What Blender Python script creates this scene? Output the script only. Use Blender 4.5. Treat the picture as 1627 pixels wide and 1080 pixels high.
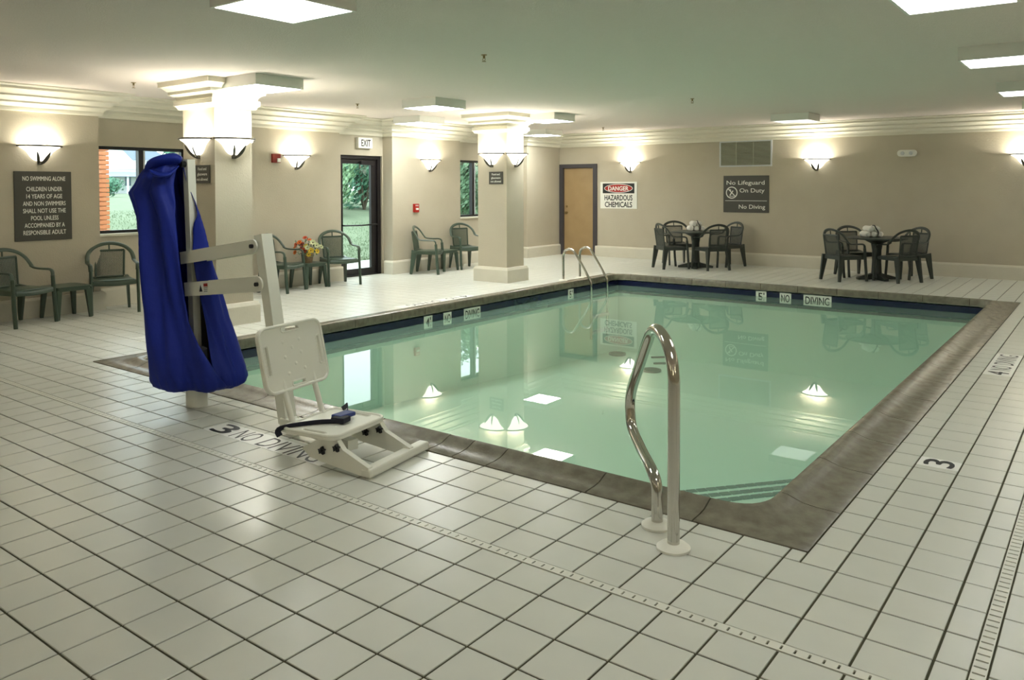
import bpy, bmesh, math, random
from mathutils import Vector, Matrix
C = bpy.context.scene.collection
for o in list(bpy.data.objects): bpy.data.objects.remove(o)
S = bpy.context.scene

# ------------------------------------------------------------------ camera
YAW, PITCH, ROLL = math.radians(37.168), math.radians(1.545), math.radians(0.139)
FPX, CX, CY = 1276.35, 810.5, 332.5
CAM = Vector((4.205, -1.67, 1.599))
fwd = Vector((-math.sin(YAW)*math.cos(PITCH), math.cos(YAW)*math.cos(PITCH), -math.sin(PITCH)))
r0 = Vector((math.cos(YAW), math.sin(YAW), 0)); d0 = fwd.cross(r0)
rgt = r0*math.cos(ROLL) + d0*math.sin(ROLL); dwn = fwd.cross(rgt)
cd = bpy.data.cameras.new('camera'); cam = bpy.data.objects.new('camera', cd); C.objects.link(cam)
m = Matrix.Identity(4)
for i in range(3):
    m[i][0] = rgt[i]; m[i][1] = -dwn[i]; m[i][2] = -fwd[i]; m[i][3] = CAM[i]
cam.matrix_world = m
cd.sensor_fit = 'HORIZONTAL'; cd.sensor_width = 36; cd.lens = FPX/1627*36
cd.shift_x = (813.5-CX)/1627; cd.shift_y = (CY-540)/1627; cd.clip_end = 500
S.camera = cam

# ------------------------------------------------------------------ world, light levels, exposure
LAMP_COL = (0.97, 1.0, 0.97)
PANEL_E = 12.0          # ceiling diffusers
SCONCE_W = 4.6        # lamp inside every wall sconce
SCONCE_E = 1.6         # glowing glass bowls
SKY_E = 1.5
S.view_settings.view_transform = 'Standard'
S.view_settings.look = 'None'
S.view_settings.exposure = 1.6
S.view_settings.gamma = 1.0
S.view_settings.use_curve_mapping = False
W = bpy.data.worlds.new('overcast_sky'); S.world = W; W.use_nodes = True
bg = W.node_tree.nodes['Background']; bg.inputs[0].default_value = (0.86, 0.97, 1.0, 1); bg.inputs[1].default_value = SKY_E

# ------------------------------------------------------------------ materials
def sr(r, g, b):
    f = lambda c: (c/255/12.92) if c/255 <= .04045 else ((c/255+.055)/1.055)**2.4
    return (f(r), f(g), f(b), 1)
MATS = {}
def mat(name, col, rough=.5, metal=0, noise=None, bump=None, emit=None, spec=.5, coat=0):
    if name in MATS: return MATS[name]
    M = bpy.data.materials.new(name); M.use_nodes = True; nt = M.node_tree; N = nt.nodes; L = nt.links
    b = N['Principled BSDF']
    b.inputs['Base Color'].default_value = col if len(col) == 4 else (*col, 1)
    b.inputs['Roughness'].default_value = rough; b.inputs['Metallic'].default_value = metal
    b.inputs['Specular IOR Level'].default_value = spec
    if coat: b.inputs['Coat Weight'].default_value = coat; b.inputs['Coat Roughness'].default_value = .08
    tc = N.new('ShaderNodeTexCoord')
    if noise:   # (scale, amount, second colour)
        sc, amt, c2 = noise
        n = N.new('ShaderNodeTexNoise'); n.inputs['Scale'].default_value = sc; n.inputs['Detail'].default_value = 6
        mx = N.new('ShaderNodeMix'); mx.data_type = 'RGBA'
        mr = N.new('ShaderNodeMapRange'); mr.inputs[1].default_value = .35; mr.inputs[2].default_value = .7; mr.inputs[4].default_value = amt
        L.new(tc.outputs['Object'], n.inputs['Vector']); L.new(n.outputs['Fac'], mr.inputs[0]); L.new(mr.outputs[0], mx.inputs[0])
        mx.inputs[6].default_value = col if len(col) == 4 else (*col, 1); mx.inputs[7].default_value = c2 if len(c2) == 4 else (*c2, 1)
        L.new(mx.outputs[2], b.inputs['Base Color'])
    if bump:    # (scale, strength)
        n2 = N.new('ShaderNodeTexNoise'); n2.inputs['Scale'].default_value = bump[0]; n2.inputs['Detail'].default_value = 5
        bp = N.new('ShaderNodeBump'); bp.inputs['Strength'].default_value = bump[1]; bp.inputs['Distance'].default_value = .01
        L.new(tc.outputs['Object'], n2.inputs['Vector']); L.new(n2.outputs['Fac'], bp.inputs['Height']); L.new(bp.outputs[0], b.inputs['Normal'])
    if emit:
        b.inputs['Emission Color'].default_value = (*emit[0], 1); b.inputs['Emission Strength'].default_value = emit[1]
    MATS[name] = M
    return M
M_wall = mat('vinyl_wallcovering', sr(190, 182, 162), .75, noise=(3, .35, sr(180, 170, 150)), bump=(60, .25), spec=.25)
M_ceil = mat('textured_ceiling_paint', sr(232, 222, 214), .9, noise=(25, .25, sr(224, 215, 205)), bump=(90, .5), spec=.1)
M_crown = mat('crown_moulding_paint', sr(222, 218, 200), .6, spec=.3)
M_base = mat('cream_base_paint', sr(216, 211, 194), .6, noise=(6, .25, sr(203, 198, 180)), bump=(30, .2), spec=.3)
M_tile = mat('glazed_floor_tile', sr(216, 217, 207), .29, noise=(5, .35, sr(207, 208, 197)), bump=(14, .03), spec=.55)
M_grout = mat('dark_grout', sr(74, 72, 52), .9)
M_cope = mat('brown_coping_stone', sr(132, 126, 110), .27, noise=(14, .8, sr(104, 97, 82)), bump=(60, .15), spec=.5)
M_navy = mat('navy_waterline_tile', sr(28, 32, 66), .15, noise=(8, .5, sr(22, 26, 52)))
M_plaster = mat('pale_green_pool_plaster', sr(222, 246, 232), .8, noise=(2, .4, sr(216, 244, 226)))
M_teal = mat('dark_teal_step_tile', sr(28, 66, 66), .2)
M_white = mat('white_enamel', sr(232, 232, 224), .4)
M_marker = mat('bright_white_marker_tile', sr(250, 250, 244), .35)
M_black = mat('black_print', sr(24, 24, 22), .5)
M_blk2 = mat('black_plastic', sr(18, 18, 20), .35)
M_frame = mat('dark_bronze_frame', sr(26, 22, 24), .35)
M_hm = mat('slate_door_frame_paint', sr(66, 62, 64), .5)
M_wood = mat('maple_door_veneer', sr(164, 138, 98), .4, noise=(4, .6, sr(152, 126, 88)))
M_brass = mat('brushed_brass', sr(150, 130, 90), .3, 1)
M_steel = mat('polished_stainless', (.60, .58, .53), .09, 1)
M_green = mat('green_resin', sr(66, 82, 68), .32, noise=(10, .4, sr(58, 72, 60)))
M_dgreen = mat('dark_resin', sr(56, 62, 56), .34)
M_cover = mat('royal_blue_vinyl_cloth', sr(22, 42, 142), .55, bump=(25, .25), spec=.3)
M_lift = mat('white_powder_coat', sr(232, 232, 218), .4)
M_seat = mat('white_seat_plastic', sr(240, 239, 226), .4)
M_strap = mat('dark_webbing', sr(22, 24, 42), .7)
M_buckle = mat('blue_buckle_plastic', sr(44, 62, 128), .5)
M_sign = mat('charcoal_sign_panel', sr(72, 70, 62), .5)
M_signt = mat('cream_sign_lettering', sr(236, 236, 226), .5)
M_red = mat('red_enamel', sr(170, 36, 26), .4)
M_dred = mat('dark_red_plastic', sr(140, 46, 34), .4)
M_towel = mat('white_terry', sr(236, 232, 222), .95, bump=(120, .6))
M_grille = mat('grey_grille', sr(168, 168, 148), .5)
M_alu = mat('brushed_alu_trim', sr(200, 204, 206), .4)
M_drain = mat('white_drain_plastic', sr(226, 226, 214), .35)
M_lens = mat('frosted_diffuser', (.9, .9, .85), .6, emit=(LAMP_COL, PANEL_E))
M_lensd = mat('frosted_diffuser_dim', (.9, .9, .85), .6, emit=(LAMP_COL, .5))
M_lensn = mat('frosted_diffuser_near_row', (.9, .9, .85), .6, emit=(LAMP_COL, 5.0))
M_lensr = mat('frosted_diffuser_right_row', (.9, .9, .85), .6, emit=(LAMP_COL, 3.4))
M_bowl = mat('alabaster_glass', (.9, .88, .8), .5, emit=((1, .96, .84), SCONCE_E))
M_bronze = mat('dark_bronze_metal', sr(92, 88, 78), .35, .6)
M_grass = mat('mown_grass', sr(106, 120, 94), .95, noise=(1.2, .8, sr(124, 136, 110)), bump=(8, .8))
M_blade = mat('grass_blades', sr(112, 128, 100), .8)
M_leafA = mat('blue_green_leaves', sr(94, 140, 116), .6)
M_leafB = mat('mid_green_leaves', sr(122, 154, 116), .6)
M_leafC = mat('dark_green_leaves', sr(92, 122, 92), .6)
M_bark = mat('grey_bark', sr(84, 74, 62), .9)
M_conc = mat('pale_concrete', sr(214, 214, 208), .9)
M_siding = mat('white_siding', sr(232, 236, 238), .8)
M_roof = mat('grey_shingles', sr(140, 150, 170), .9)
M_orange = mat('orange_brick', sr(214, 138, 98), .85, noise=(6, .6, sr(196, 116, 80)))
def glass_mat(name, tint, ior=1.45, rough=0.0, bumps=None):
    M = bpy.data.materials.new(name); M.use_nodes = True; nt = M.node_tree; N = nt.nodes; L = nt.links
    N.clear(); out = N.new('ShaderNodeOutputMaterial'); mx = N.new('ShaderNodeMixShader')
    tr = N.new('ShaderNodeBsdfTransparent'); tr.inputs[0].default_value = (*tint, 1)
    gl = N.new('ShaderNodeBsdfGlossy'); gl.inputs['Roughness'].default_value = rough
    fr = N.new('ShaderNodeFresnel'); fr.inputs[0].default_value = ior
    ge = N.new('ShaderNodeNewGeometry'); iv = N.new('ShaderNodeMath'); iv.operation = 'SUBTRACT'; iv.inputs[0].default_value = 1; L.new(ge.outputs['Backfacing'], iv.inputs[1])
    mu = N.new('ShaderNodeMath'); mu.operation = 'MULTIPLY'; L.new(fr.outputs[0], mu.inputs[0]); L.new(iv.outputs[0], mu.inputs[1])   # thin sheet: mirror only on the entering side
    L.new(mu.outputs[0], mx.inputs[0]); L.new(tr.outputs[0], mx.inputs[1]); L.new(gl.outputs[0], mx.inputs[2]); L.new(mx.outputs[0], out.inputs[0])
    if bumps:
        tc = N.new('ShaderNodeTexCoord'); n = N.new('ShaderNodeTexNoise'); n.inputs['Scale'].default_value = bumps[0]
        b = N.new('ShaderNodeBump'); b.inputs['Strength'].default_value = bumps[1]; b.inputs['Distance'].default_value = .01
        L.new(tc.outputs['Object'], n.inputs['Vector']); L.new(n.outputs['Fac'], b.inputs['Height'])
        L.new(b.outputs[0], gl.inputs['Normal']); L.new(b.outputs[0], fr.inputs['Normal'])
    return M
M_glass = glass_mat('window_glass', (.92, .96, .95))
M_water = glass_mat('clear_pool_water', (.90, .98, .93), 1.33, 0.0, (1.3, .02))
nt = M_water.node_tree; _tr = [n for n in nt.nodes if n.type == 'BSDF_TRANSPARENT'][0]; _mx = [n for n in nt.nodes if n.type == 'MIX_SHADER'][0]
_m2 = nt.nodes.new('ShaderNodeMixShader'); _df = nt.nodes.new('ShaderNodeBsdfDiffuse'); _df.inputs[0].default_value = (.50, .80, .62, 1); _m2.inputs[0].default_value = .28   # slightly turbid
nt.links.new(_tr.outputs[0], _m2.inputs[1]); nt.links.new(_df.outputs[0], _m2.inputs[2]); nt.links.new(_m2.outputs[0], _mx.inputs[1])

# ------------------------------------------------------------------ mesh helpers
class MB:
    def __init__(s): s.v = []; s.f = []
    def add(s, vs, fs, M=None):
        n = len(s.v)
        s.v += [tuple(M @ Vector(p)) if M else tuple(p) for p in vs]
        s.f += [tuple(i+n for i in f) for f in fs]; return s
    def box(s, x0, x1, y0, y1, z0, z1, M=None):
        v = [(x, y, z) for z in (z0, z1) for y in (y0, y1) for x in (x0, x1)]
        return s.add(v, [(0, 2, 3, 1), (4, 5, 7, 6), (0, 1, 5, 4), (2, 6, 7, 3), (0, 4, 6, 2), (1, 3, 7, 5)], M)
    def bbox(s, x0, x1, y0, y1, z0, z1, b=.004, M=None):      # box with chamfered edges
        bm = bmesh.new(); bmesh.ops.create_cube(bm, size=1)
        bmesh.ops.scale(bm, vec=(x1-x0, y1-y0, z1-z0), verts=bm.verts)
        bmesh.ops.translate(bm, vec=((x0+x1)/2, (y0+y1)/2, (z0+z1)/2), verts=bm.verts)
        bmesh.ops.bevel(bm, geom=bm.edges[:]+bm.verts[:], offset=b, segments=2, profile=.5, affect='EDGES')
        bm.verts.index_update()
        s.add([v.co[:] for v in bm.verts], [[v.index for v in f.verts] for f in bm.faces], M); bm.free(); return s
    def bar(s, a, b, w, h, up=(0, 0, 1)):                      # rectangular bar between two points
        a, b = Vector(a), Vector(b); t = (b-a).normalized(); u = Vector(up)
        if abs(t.dot(u)) > .99: u = Vector((1, 0, 0))
        sd = t.cross(u).normalized(); u = sd.cross(t)
        v = [p + sd*i*w/2 + u*j*h/2 for p in (a, b) for i, j in ((-1, -1), (1, -1), (1, 1), (-1, 1))]
        return s.add(v, [(3, 2, 1, 0), (4, 5, 6, 7), (0, 1, 5, 4), (1, 2, 6, 5), (2, 3, 7, 6), (3, 0, 4, 7)])
    def taper(s, a, b, wa, da, wb, db, side=(0, 1, 0)):        # tapered rectangular post
        a, b = Vector(a), Vector(b); t = (b-a).normalized(); sd = Vector(side); sd = (sd - t*sd.dot(t)).normalized(); u = sd.cross(t)
        v = [p + sd*i*w/2 + u*j*d/2 for p, w, d in ((a, wa, da), (b, wb, db)) for i, j in ((-1, -1), (1, -1), (1, 1), (-1, 1))]
        return s.add(v, [(3, 2, 1, 0), (4, 5, 6, 7), (0, 1, 5, 4), (1, 2, 6, 5), (2, 3, 7, 6), (3, 0, 4, 7)])
    def tube(s, pts, r, n=10, r2=None, up=(0, 0, 1), radii=None, cap=True):   # r2: other half-axis
        P = [Vector(p) for p in pts]; r2 = r2 or r; base = len(s.v); prev = None
        for i, p in enumerate(P):
            t = (P[min(i+1, len(P)-1)] - P[max(i-1, 0)]).normalized()
            if prev is None:
                u = Vector(up)
                if abs(u.dot(t)) > .97: u = Vector((1, 0, 0)) if abs(t.x) < .9 else Vector((0, 1, 0))
                a = t.cross(u).normalized()
            else: a = (prev - t*prev.dot(t)).normalized()
            prev = a; b = a.cross(t); k = radii[i] if radii else 1
            for j in range(n):
                q = 2*math.pi*j/n
                s.v.append(tuple(p + a*math.cos(q)*r*k + b*math.sin(q)*r2*k))
        for i in range(len(P)-1):
            for j in range(n):
                s.f.append((base+i*n+j, base+i*n+(j+1) % n, base+(i+1)*n+(j+1) % n, base+(i+1)*n+j))
        if cap: s.f.append(tuple(base+j for j in range(n))[::-1]); s.f.append(tuple(base+(len(P)-1)*n+j for j in range(n)))
        return s
    def lathe(s, prof, n=24, M=None, a0=0, a1=2*math.pi):
        full = abs(a1-a0-2*math.pi) < 1e-6; c = n if full else n+1
        vs = [(r*math.cos(a0+(a1-a0)*j/n), r*math.sin(a0+(a1-a0)*j/n), z) for r, z in prof for j in range(c)]
        fs = []
        for i in range(len(prof)-1):
            for j in range(n):
                k = (j+1) % c; fs.append((i*c+j, i*c+k, (i+1)*c+k, (i+1)*c+j))
        return s.add(vs, fs, M)
    def cyl(s, x, y, z0, z1, r, n=20, rt=None): return s.lathe([(0, z0), (r, z0), (rt or r, z1), (0, z1)], n, Matrix.Translation((x, y, 0)))
    def prism(s, poly, h, M):                                  # polygon in local xy, thickness h along local z
        n = len(poly); vs = [(x, y, 0) for x, y in poly] + [(x, y, h) for x, y in poly]
        return s.add(vs, [tuple(range(n))[::-1], tuple(range(n, 2*n))] + [(i, (i+1) % n, n+(i+1) % n, n+i) for i in range(n)], M)
    def sweep(s, path, prof, closed=False):                    # plan path; prof = (offset to the left of travel, z), mitred
        P = [Vector((p[0], p[1])) for p in path]; n = len(P); k = len(prof); base = len(s.v)
        for i in range(n):
            pa = P[i-1] if (i > 0 or closed) else None; pb = P[(i+1) % n] if (i < n-1 or closed) else None
            na = nb = None
            if pa is not None: d = (P[i]-pa).normalized(); na = Vector((-d.y, d.x))
            if pb is not None: d = (pb-P[i]).normalized(); nb = Vector((-d.y, d.x))
            na = na or nb; nb = nb or na; mm = (na+nb)/(1+na.dot(nb))
            for o, z in prof: s.v.append((P[i].x+mm.x*o, P[i].y+mm.y*o, z))
        for i in range(n if closed else n-1):
            a = base+i*k; b = base+((i+1) % n)*k
            for j in range(k): s.f.append((a+j, b+j, b+(j+1) % k, a+(j+1) % k))
        if not closed: s.f.append(tuple(base+j for j in range(k))); s.f.append(tuple(base+(n-1)*k+j for j in range(k))[::-1])
        return s
    def mesh(s, name, m, smooth=None):
        me = bpy.data.meshes.new(name); me.from_pydata(s.v, [], s.f)
        bm = bmesh.new(); bm.from_mesh(me); bmesh.ops.recalc_face_normals(bm, faces=bm.faces); bm.to_mesh(me); bm.free()
        me.materials.append(m)
        if smooth is not None:
            me.polygons.foreach_set('use_smooth', [True]*len(me.polygons)); me.set_sharp_from_angle(angle=math.radians(smooth))
        return me
    def build(s, name, m, parent=None, smooth=None):
        o = bpy.data.objects.new(name, s.mesh(name, m, smooth)); C.objects.link(o)
        if parent: o.parent = parent
        return o
def thing(name, label, cat, loc=(0, 0, 0), rz=0, group=None):
    o = bpy.data.objects.new(name, None); C.objects.link(o); o.location = loc; o.rotation_euler = (0, 0, rz); o.empty_display_size = .1
    return tag(o, label, cat, group)
def tag(o, label, cat, group=None):
    o['label'] = label; o['category'] = cat
    if group: o['group'] = group
    return o
def struct(o, label=None):
    o['kind'] = 'structure'
    if label: o['label'] = label
    return o
def dup(root, loc, rz, label, group=None):
    r = root.copy(); C.objects.link(r); r.location = loc; r.rotation_euler = (0, 0, rz); r['label'] = label
    if group: r['group'] = group
    elif 'group' in r: del r['group']
    for ch in list(root.children):
        c = ch.copy(); C.objects.link(c); c.parent = r
        for g in ch.children:
            d = g.copy(); C.objects.link(d); d.parent = c
    return r
def frame_m(o, right, up):
    r = Vector(right).normalized(); u = Vector(up).normalized(); n = r.cross(u)
    return Matrix(((r.x, u.x, n.x, o[0]), (r.y, u.y, n.y, o[1]), (r.z, u.z, n.z, o[2]), (0, 0, 0, 1)))
def text_obj(name, txt, h, M, m, parent, width=None, bold=0, ext=.0008, align='CENTER', inv=None):
    """Flat lettering: cap height h, optional total width, centred on M's origin (base line through it)."""
    cu = bpy.data.curves.new('t', 'FONT'); cu.body = txt; cu.size = 1; cu.offset = min(bold, 0); cu.extrude = 0
    cu.resolution_u = 3
    to = bpy.data.objects.new('t', cu); me = bpy.data.meshes.new_from_object(to)
    bpy.data.objects.remove(to); bpy.data.curves.remove(cu)
    xs = [v.co.x for v in me.vertices]; caph = .73
    x0, x1 = min(xs), max(xs); k = h/caph; kx = (width/(x1-x0)) if width else k
    ox = {'CENTER': (x0+x1)/2, 'LEFT': x0, 'RIGHT': x1}[align]
    for v in me.vertices: v.co = M @ Vector(((v.co.x-ox)*kx, v.co.y*k, ext))
    if bold > 0:      # heavier strokes: the same outline laid again a little to each side
        bm = bmesh.new(); bm.from_mesh(me); dx = M.to_3x3() @ Vector((bold*kx*.9, 0, 0)); dy = M.to_3x3() @ Vector((0, bold*k*.7, 0)); dz = M.to_3x3() @ Vector((0, 0, .00012))
        src = bm.faces[:]
        for q_, off in enumerate((dx, -dx, dy, -dy)):
            r_ = bmesh.ops.duplicate(bm, geom=src); bmesh.ops.translate(bm, vec=off+dz*(q_+1), verts=[g_ for g_ in r_['geom'] if isinstance(g_, bmesh.types.BMVert)])
        bm.to_mesh(me); bm.free()
    me.name = name; me.materials.clear(); me.materials.append(m)
    o = bpy.data.objects.new(name, me); C.objects.link(o)
    if parent:
        o.parent = parent
        o.matrix_parent_inverse = Matrix.Identity(4)
        pm = Matrix.Translation(parent.location) @ parent.rotation_euler.to_matrix().to_4x4() if parent.type == 'EMPTY' else Matrix.Identity(4)
        me.transform(pm.inverted())
    return o
def arc(c, r, a0, a1, n, ax=(1, 0, 0), ay=(0, 0, 1)):
    ax, ay, c = Vector(ax), Vector(ay), Vector(c)
    return [c + ax*r*math.cos(math.radians(a0+(a1-a0)*i/n)) + ay*r*math.sin(math.radians(a0+(a1-a0)*i/n)) for i in range(n+1)]
def smooth_path(pts, n=6):                                     # Catmull-Rom
    P = [Vector(p) for p in pts]; P = [2*P[0]-P[1]] + P + [2*P[-1]-P[-2]]; out = []
    for i in range(1, len(P)-2):
        a, b, c, d = P[i-1:i+3]
        for j in range(n):
            t = j/n; out.append(.5*((2*b)+(c-a)*t+(2*a-5*b+4*c-d)*t*t+(3*b-a-3*c+d)*t**3))
    out.append(P[-2]); return out
def rounded(x0, x1, y0, y1, r, n=5):
    out = []
    for cx, cy, a in ((x1-r, y1-r, 0), (x0+r, y1-r, 90), (x0+r, y0+r, 180), (x1-r, y0+r, 270)):
        out += [(cx+r*math.cos(math.radians(a+90*i/n)), cy+r*math.sin(math.radians(a+90*i/n))) for i in range(n+1)]
    return out
rnd = random.Random(7)

# ------------------------------------------------------------------ dimensions of the hall
ZC = 2.85
XW, XR, YB = -6.51, -6.76, 14.44             # pier face, recess face, back wall
XE, YN = 6.4, -3.4                           # east and near walls (behind the camera)
PX0, PX1, PY0, PY1 = -3.337, 3.141, 1.886, 11.33      # outer edge of coping
IX0, IX1, IY0, IY1 = -3.0, 2.83, 2.13, 11.05          # inner edge of coping
ZW = -.16                                             # water level
REC = [(3.50, 5.10), (7.60, 8.86), (10.78, 13.10)]    # recesses in the left wall (y ranges)
WIN1 = (3.56, 4.92, .98, 2.18); WIN2 = (10.95, 12.25, .98, 2.18); DOOR = (7.84, 8.84, 2.19)

# ------------------------------------------------------------------ walls and ceiling
w = MB()
ys = [YN-.3]
for a, b in REC: ys += [a, b]
ys += [YB+.3]
for i in range(0, len(ys), 2): w.box(-7.1, XW, ys[i], ys[i+1], -.2, ZC+.2)
holes = [WIN1, (DOOR[0], DOOR[1], 0, DOOR[2]), WIN2]
for (a, b), (h0, h1, z0, z1) in zip(REC, holes):
    w.box(-7.1, XR, a, h0, -.2, ZC+.2); 
    if b > h1: w.box(-7.1, XR, h1, b, -.2, ZC+.2)
    w.box(-7.1, XR, h0, h1, z1, ZC+.2); w.box(-7.1, XR, h0, h1, -.2, z0)
struct(w.build('wall_left', M_wall), 'beige left wall with projecting piers, two windows and glass exit door')
BD = (-6.47, -5.50, 2.12)                    # back door opening
w = MB()
w.box(-7.1, BD[0], YB, YB+.3, -.2, ZC+.2); w.box(BD[0], BD[1], YB, YB+.3, BD[2], ZC+.2); w.box(BD[1], XE+.3, YB, YB+.3, -.2, ZC+.2)
w.box(BD[0]-.05, BD[1]+.05, YB+.25, YB+.3, -.2, BD[2]+.1)
struct(w.build('wall_back', M_wall), 'beige back wall with wooden door, signs and vent')
struct(MB().box(XE, XE+.3, YN-.3, YB+.3, -.2, ZC+.2).build('wall_right', M_wall))
struct(MB().box(-7.1, XE+.3, YN-.3, YN, -.2, ZC+.2).build('wall_front', M_wall))
struct(MB().box(-7.1, XE+.3, YN-.3, YB+.3, ZC, ZC+.25).build('ceiling', M_ceil), 'pale textured ceiling')

# crown and base: plan path runs with the room on its left
path = [(XE, YB), (XW, YB)]
for a, b in REC[::-1]: path += [(XW, b), (XR, b), (XR, a), (XW, a)]
path += [(XW, YN), (XE, YN)]
crown = [(-.01, 2.55), (.035, 2.55), (.045, 2.575), (.045, 2.60), (.075, 2.63), (.11, 2.645), (.11, 2.665), (.15, 2.70), (.19, 2.715),
         (.19, 2.735), (.24, 2.775), (.29, 2.79), (.29, 2.815), (.33, 2.835), (.33, ZC+.01), (-.01, ZC+.01)]
struct(MB().sweep(path, crown, closed=True).build('trim_1', M_crown, smooth=40), 'cream stepped crown moulding around the hall')
basep = [(-.01, -.02), (.045, -.02), (.045, .215), (.03, .245), (-.01, .25)]
def base_run(name, pts): struct(MB().sweep(pts, basep).build(name, M_base), 'cream baseboard')
base_run('baseboard_back', [(XE, YB), (BD[1], YB)])
base_run('baseboard_left', [(XW, YB-.02), (XW, REC[2][1]), (XR, REC[2][1]), (XR, REC[2][0]), (XW, REC[2][0]), (XW, REC[1][1]), (-6.70, REC[1][1])])
base_run('baseboard_left', [(XR, REC[1][0]), (XW, REC[1][0]), (XW, REC[0][1]), (XR, REC[0][1]), (XR, REC[0][0]), (XW, REC[0][0]), (XW, YN)])
base_run('baseboard_front', [(XW, YN), (XE, YN)]); base_run('baseboard_right', [(XE, YN), (XE, YB)])

# ------------------------------------------------------------------ floor with its tiles
PT = .2193
xl = [PT*k for k in range(-32, 18)]; xr_ = [3.885+PT*(k+.55) for k in range(0, 12)]
fy_lo = [PT*k for k in range(-16, 5)]; fy_hi = [1.325+.2245*k for k in range(0, 60)]
SY0, SY1 = 1.063, 1.113; SX0, SX1 = 3.835, 3.885
edges_x = sorted([x for x in xl if x < SX0-.03] + [SX0, SX1] + [x for x in xr_ if x < XE] + [XE, -7.0])
edges_y = sorted([y for y in fy_lo if y < SY0-.03] + [SY0, SY1] + [y for y in fy_hi if y < YB] + [YB, YN])
fl = MB()      # slab (grout level) around the pool opening
for a in ((-7.0, XE, YN, PY0), (-7.0, PX0, PY0, PY1), (PX1, XE, PY0, PY1), (-7.0, XE, PY1, YB)): fl.box(a[0], a[1], a[2], a[3], -.2, -.005)
floor = struct(fl.build('floor', M_grout), 'square glazed off-white tiled pool deck')
cells = []
def clip_cells(x0, x1, y0, y1):
    """split a tile rectangle against the pool opening"""
    if x1 <= PX0 or x0 >= PX1 or y1 <= PY0 or y0 >= PY1: return [(x0, x1, y0, y1)]
    out = []
    if x0 < PX0: out.append((x0, PX0, y0, y1)); x0 = PX0
    if x1 > PX1: out.append((PX1, x1, y0, y1)); x1 = PX1
    if y0 < PY0: out.append((x0, x1, y0, PY0))
    if y1 > PY1: out.append((x0, x1, PY1, y1))
    return out
for i in range(len(edges_x)-1):
    for j in range(len(edges_y)-1):
        x0, x1, y0, y1 = edges_x[i], edges_x[i+1], edges_y[j], edges_y[j+1]
        if (x0 >= SX0-1e-6 and x1 <= SX1+1e-6) or (y0 >= SY0-1e-6 and y1 <= SY1+1e-6): continue
        if x1 < XW and not any(a-.25 < (y0+y1)/2 < b+.25 for a, b in REC): continue
        for c in clip_cells(x0, x1, y0, y1):
            if c[1]-c[0] > .02 and c[3]-c[2] > .02: cells.append(c)
# lettered tiles sit in place of plain ones
MARK = [(-.657, .438+.219, 1.325, 1.5495)]
def px(p):
    q = Vector(p)-CAM; z = q.dot(fwd)
    return (CX+FPX*q.dot(rgt)/z, CY+FPX*q.dot(dwn)/z, z) if z > .1 else (-9e9, 0, 1)
def weight(c):
    x, y, z = px(((c[0]+c[1])/2, (c[2]+c[3])/2, 0))
    if -40 < x < 1667 and 0 < y < 1120: return (c[1]-c[0])*(c[3]-c[2])/z**3
    return 0
cells.sort(key=weight, reverse=True)
G = .0045
tmesh = {}
def tile_mb(mb, c, dz=0):
    x0, x1, y0, y1 = c[0]+G, c[1]-G, c[2]+G, c[3]-G; b = .0018; z = dz
    v = [(x0, y0, -.008), (x1, y0, -.008), (x1, y1, -.008), (x0, y1, -.008), (x0, y0, z-b), (x1, y0, z-b), (x1, y1, z-b), (x0, y1, z-b),
         (x0+b, y0+b, z), (x1-b, y0+b, z), (x1-b, y1-b, z), (x0+b, y1-b, z)]
    f = [(8, 9, 10, 11)] + [(4+i, 4+(i+1) % 4, 8+(i+1) % 4, 8+i) for i in range(4)] + [(i, (i+1) % 4, 4+(i+1) % 4, 4+i) for i in range(4)]
    mb.add(v, f)
for c in cells[:300]:
    w_, h_ = round(c[1]-c[0], 4), round(c[3]-c[2], 4)
    if (w_, h_) not in tmesh:
        mb = MB(); tile_mb(mb, (-w_/2, w_/2, -h_/2, h_/2)); tmesh[(w_, h_)] = mb.mesh('tile', M_tile)
    o = bpy.data.objects.new('tile', tmesh[(w_, h_)]); C.objects.link(o); o.parent = floor
    o.location = ((c[0]+c[1])/2, (c[2]+c[3])/2, rnd.uniform(-.0004, .0004))
mb = MB()
for c in cells[300:]: tile_mb(mb, c)
o = mb.build('tile_field', M_tile, floor); o['kind'] = 'stuff'

# depth markings set in the deck
def deck_plate(x0, x1, y0, y1, label, texts):
    t = MB().box(x0+G, x1-G, y0+G, y1-G, -.004, .0012).build('depth_marker_tile', M_marker)
    tag(t, label, 'floor marker')
    for (txt, ox, oy, rt, up, h, wd, bold) in texts:
        text_obj('lettering', txt, h, frame_m((ox, oy, .0014), rt, up), M_black, t, width=wd, bold=bold)
X_, Y_, nX, nY = (1, 0, 0), (0, 1, 0), (-1, 0, 0), (0, -1, 0)
deck_plate(-.63, .56, 1.312, 1.505, 'white tiles lettered 3 NO DIVING beside the lift seat', [('3', -.50, 1.33, X_, Y_, .165, .16, .02), ('NO', -.26, 1.325, X_, Y_, .17, .20, -.004), ('DIVING', .20, 1.325, X_, Y_, .17, .56, -.004)])
deck_plate(3.29, 3.51, 3.40, 3.575, 'white tile with black 3 on the right deck', [('3', 3.475, 3.49, Y_, nX, .16, .12, .02)])
deck_plate(3.29, 3.51, 6.20, 7.26, 'white tiles lettered 4 NO DIVING on the right deck', [('4', 3.475, 6.30, Y_, nX, .16, .12, .02), ('NO', 3.475, 6.53, Y_, nX, .16, .20, 0), ('DIVING', 3.475, 6.96, Y_, nX, .16, .50, 0)])
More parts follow.
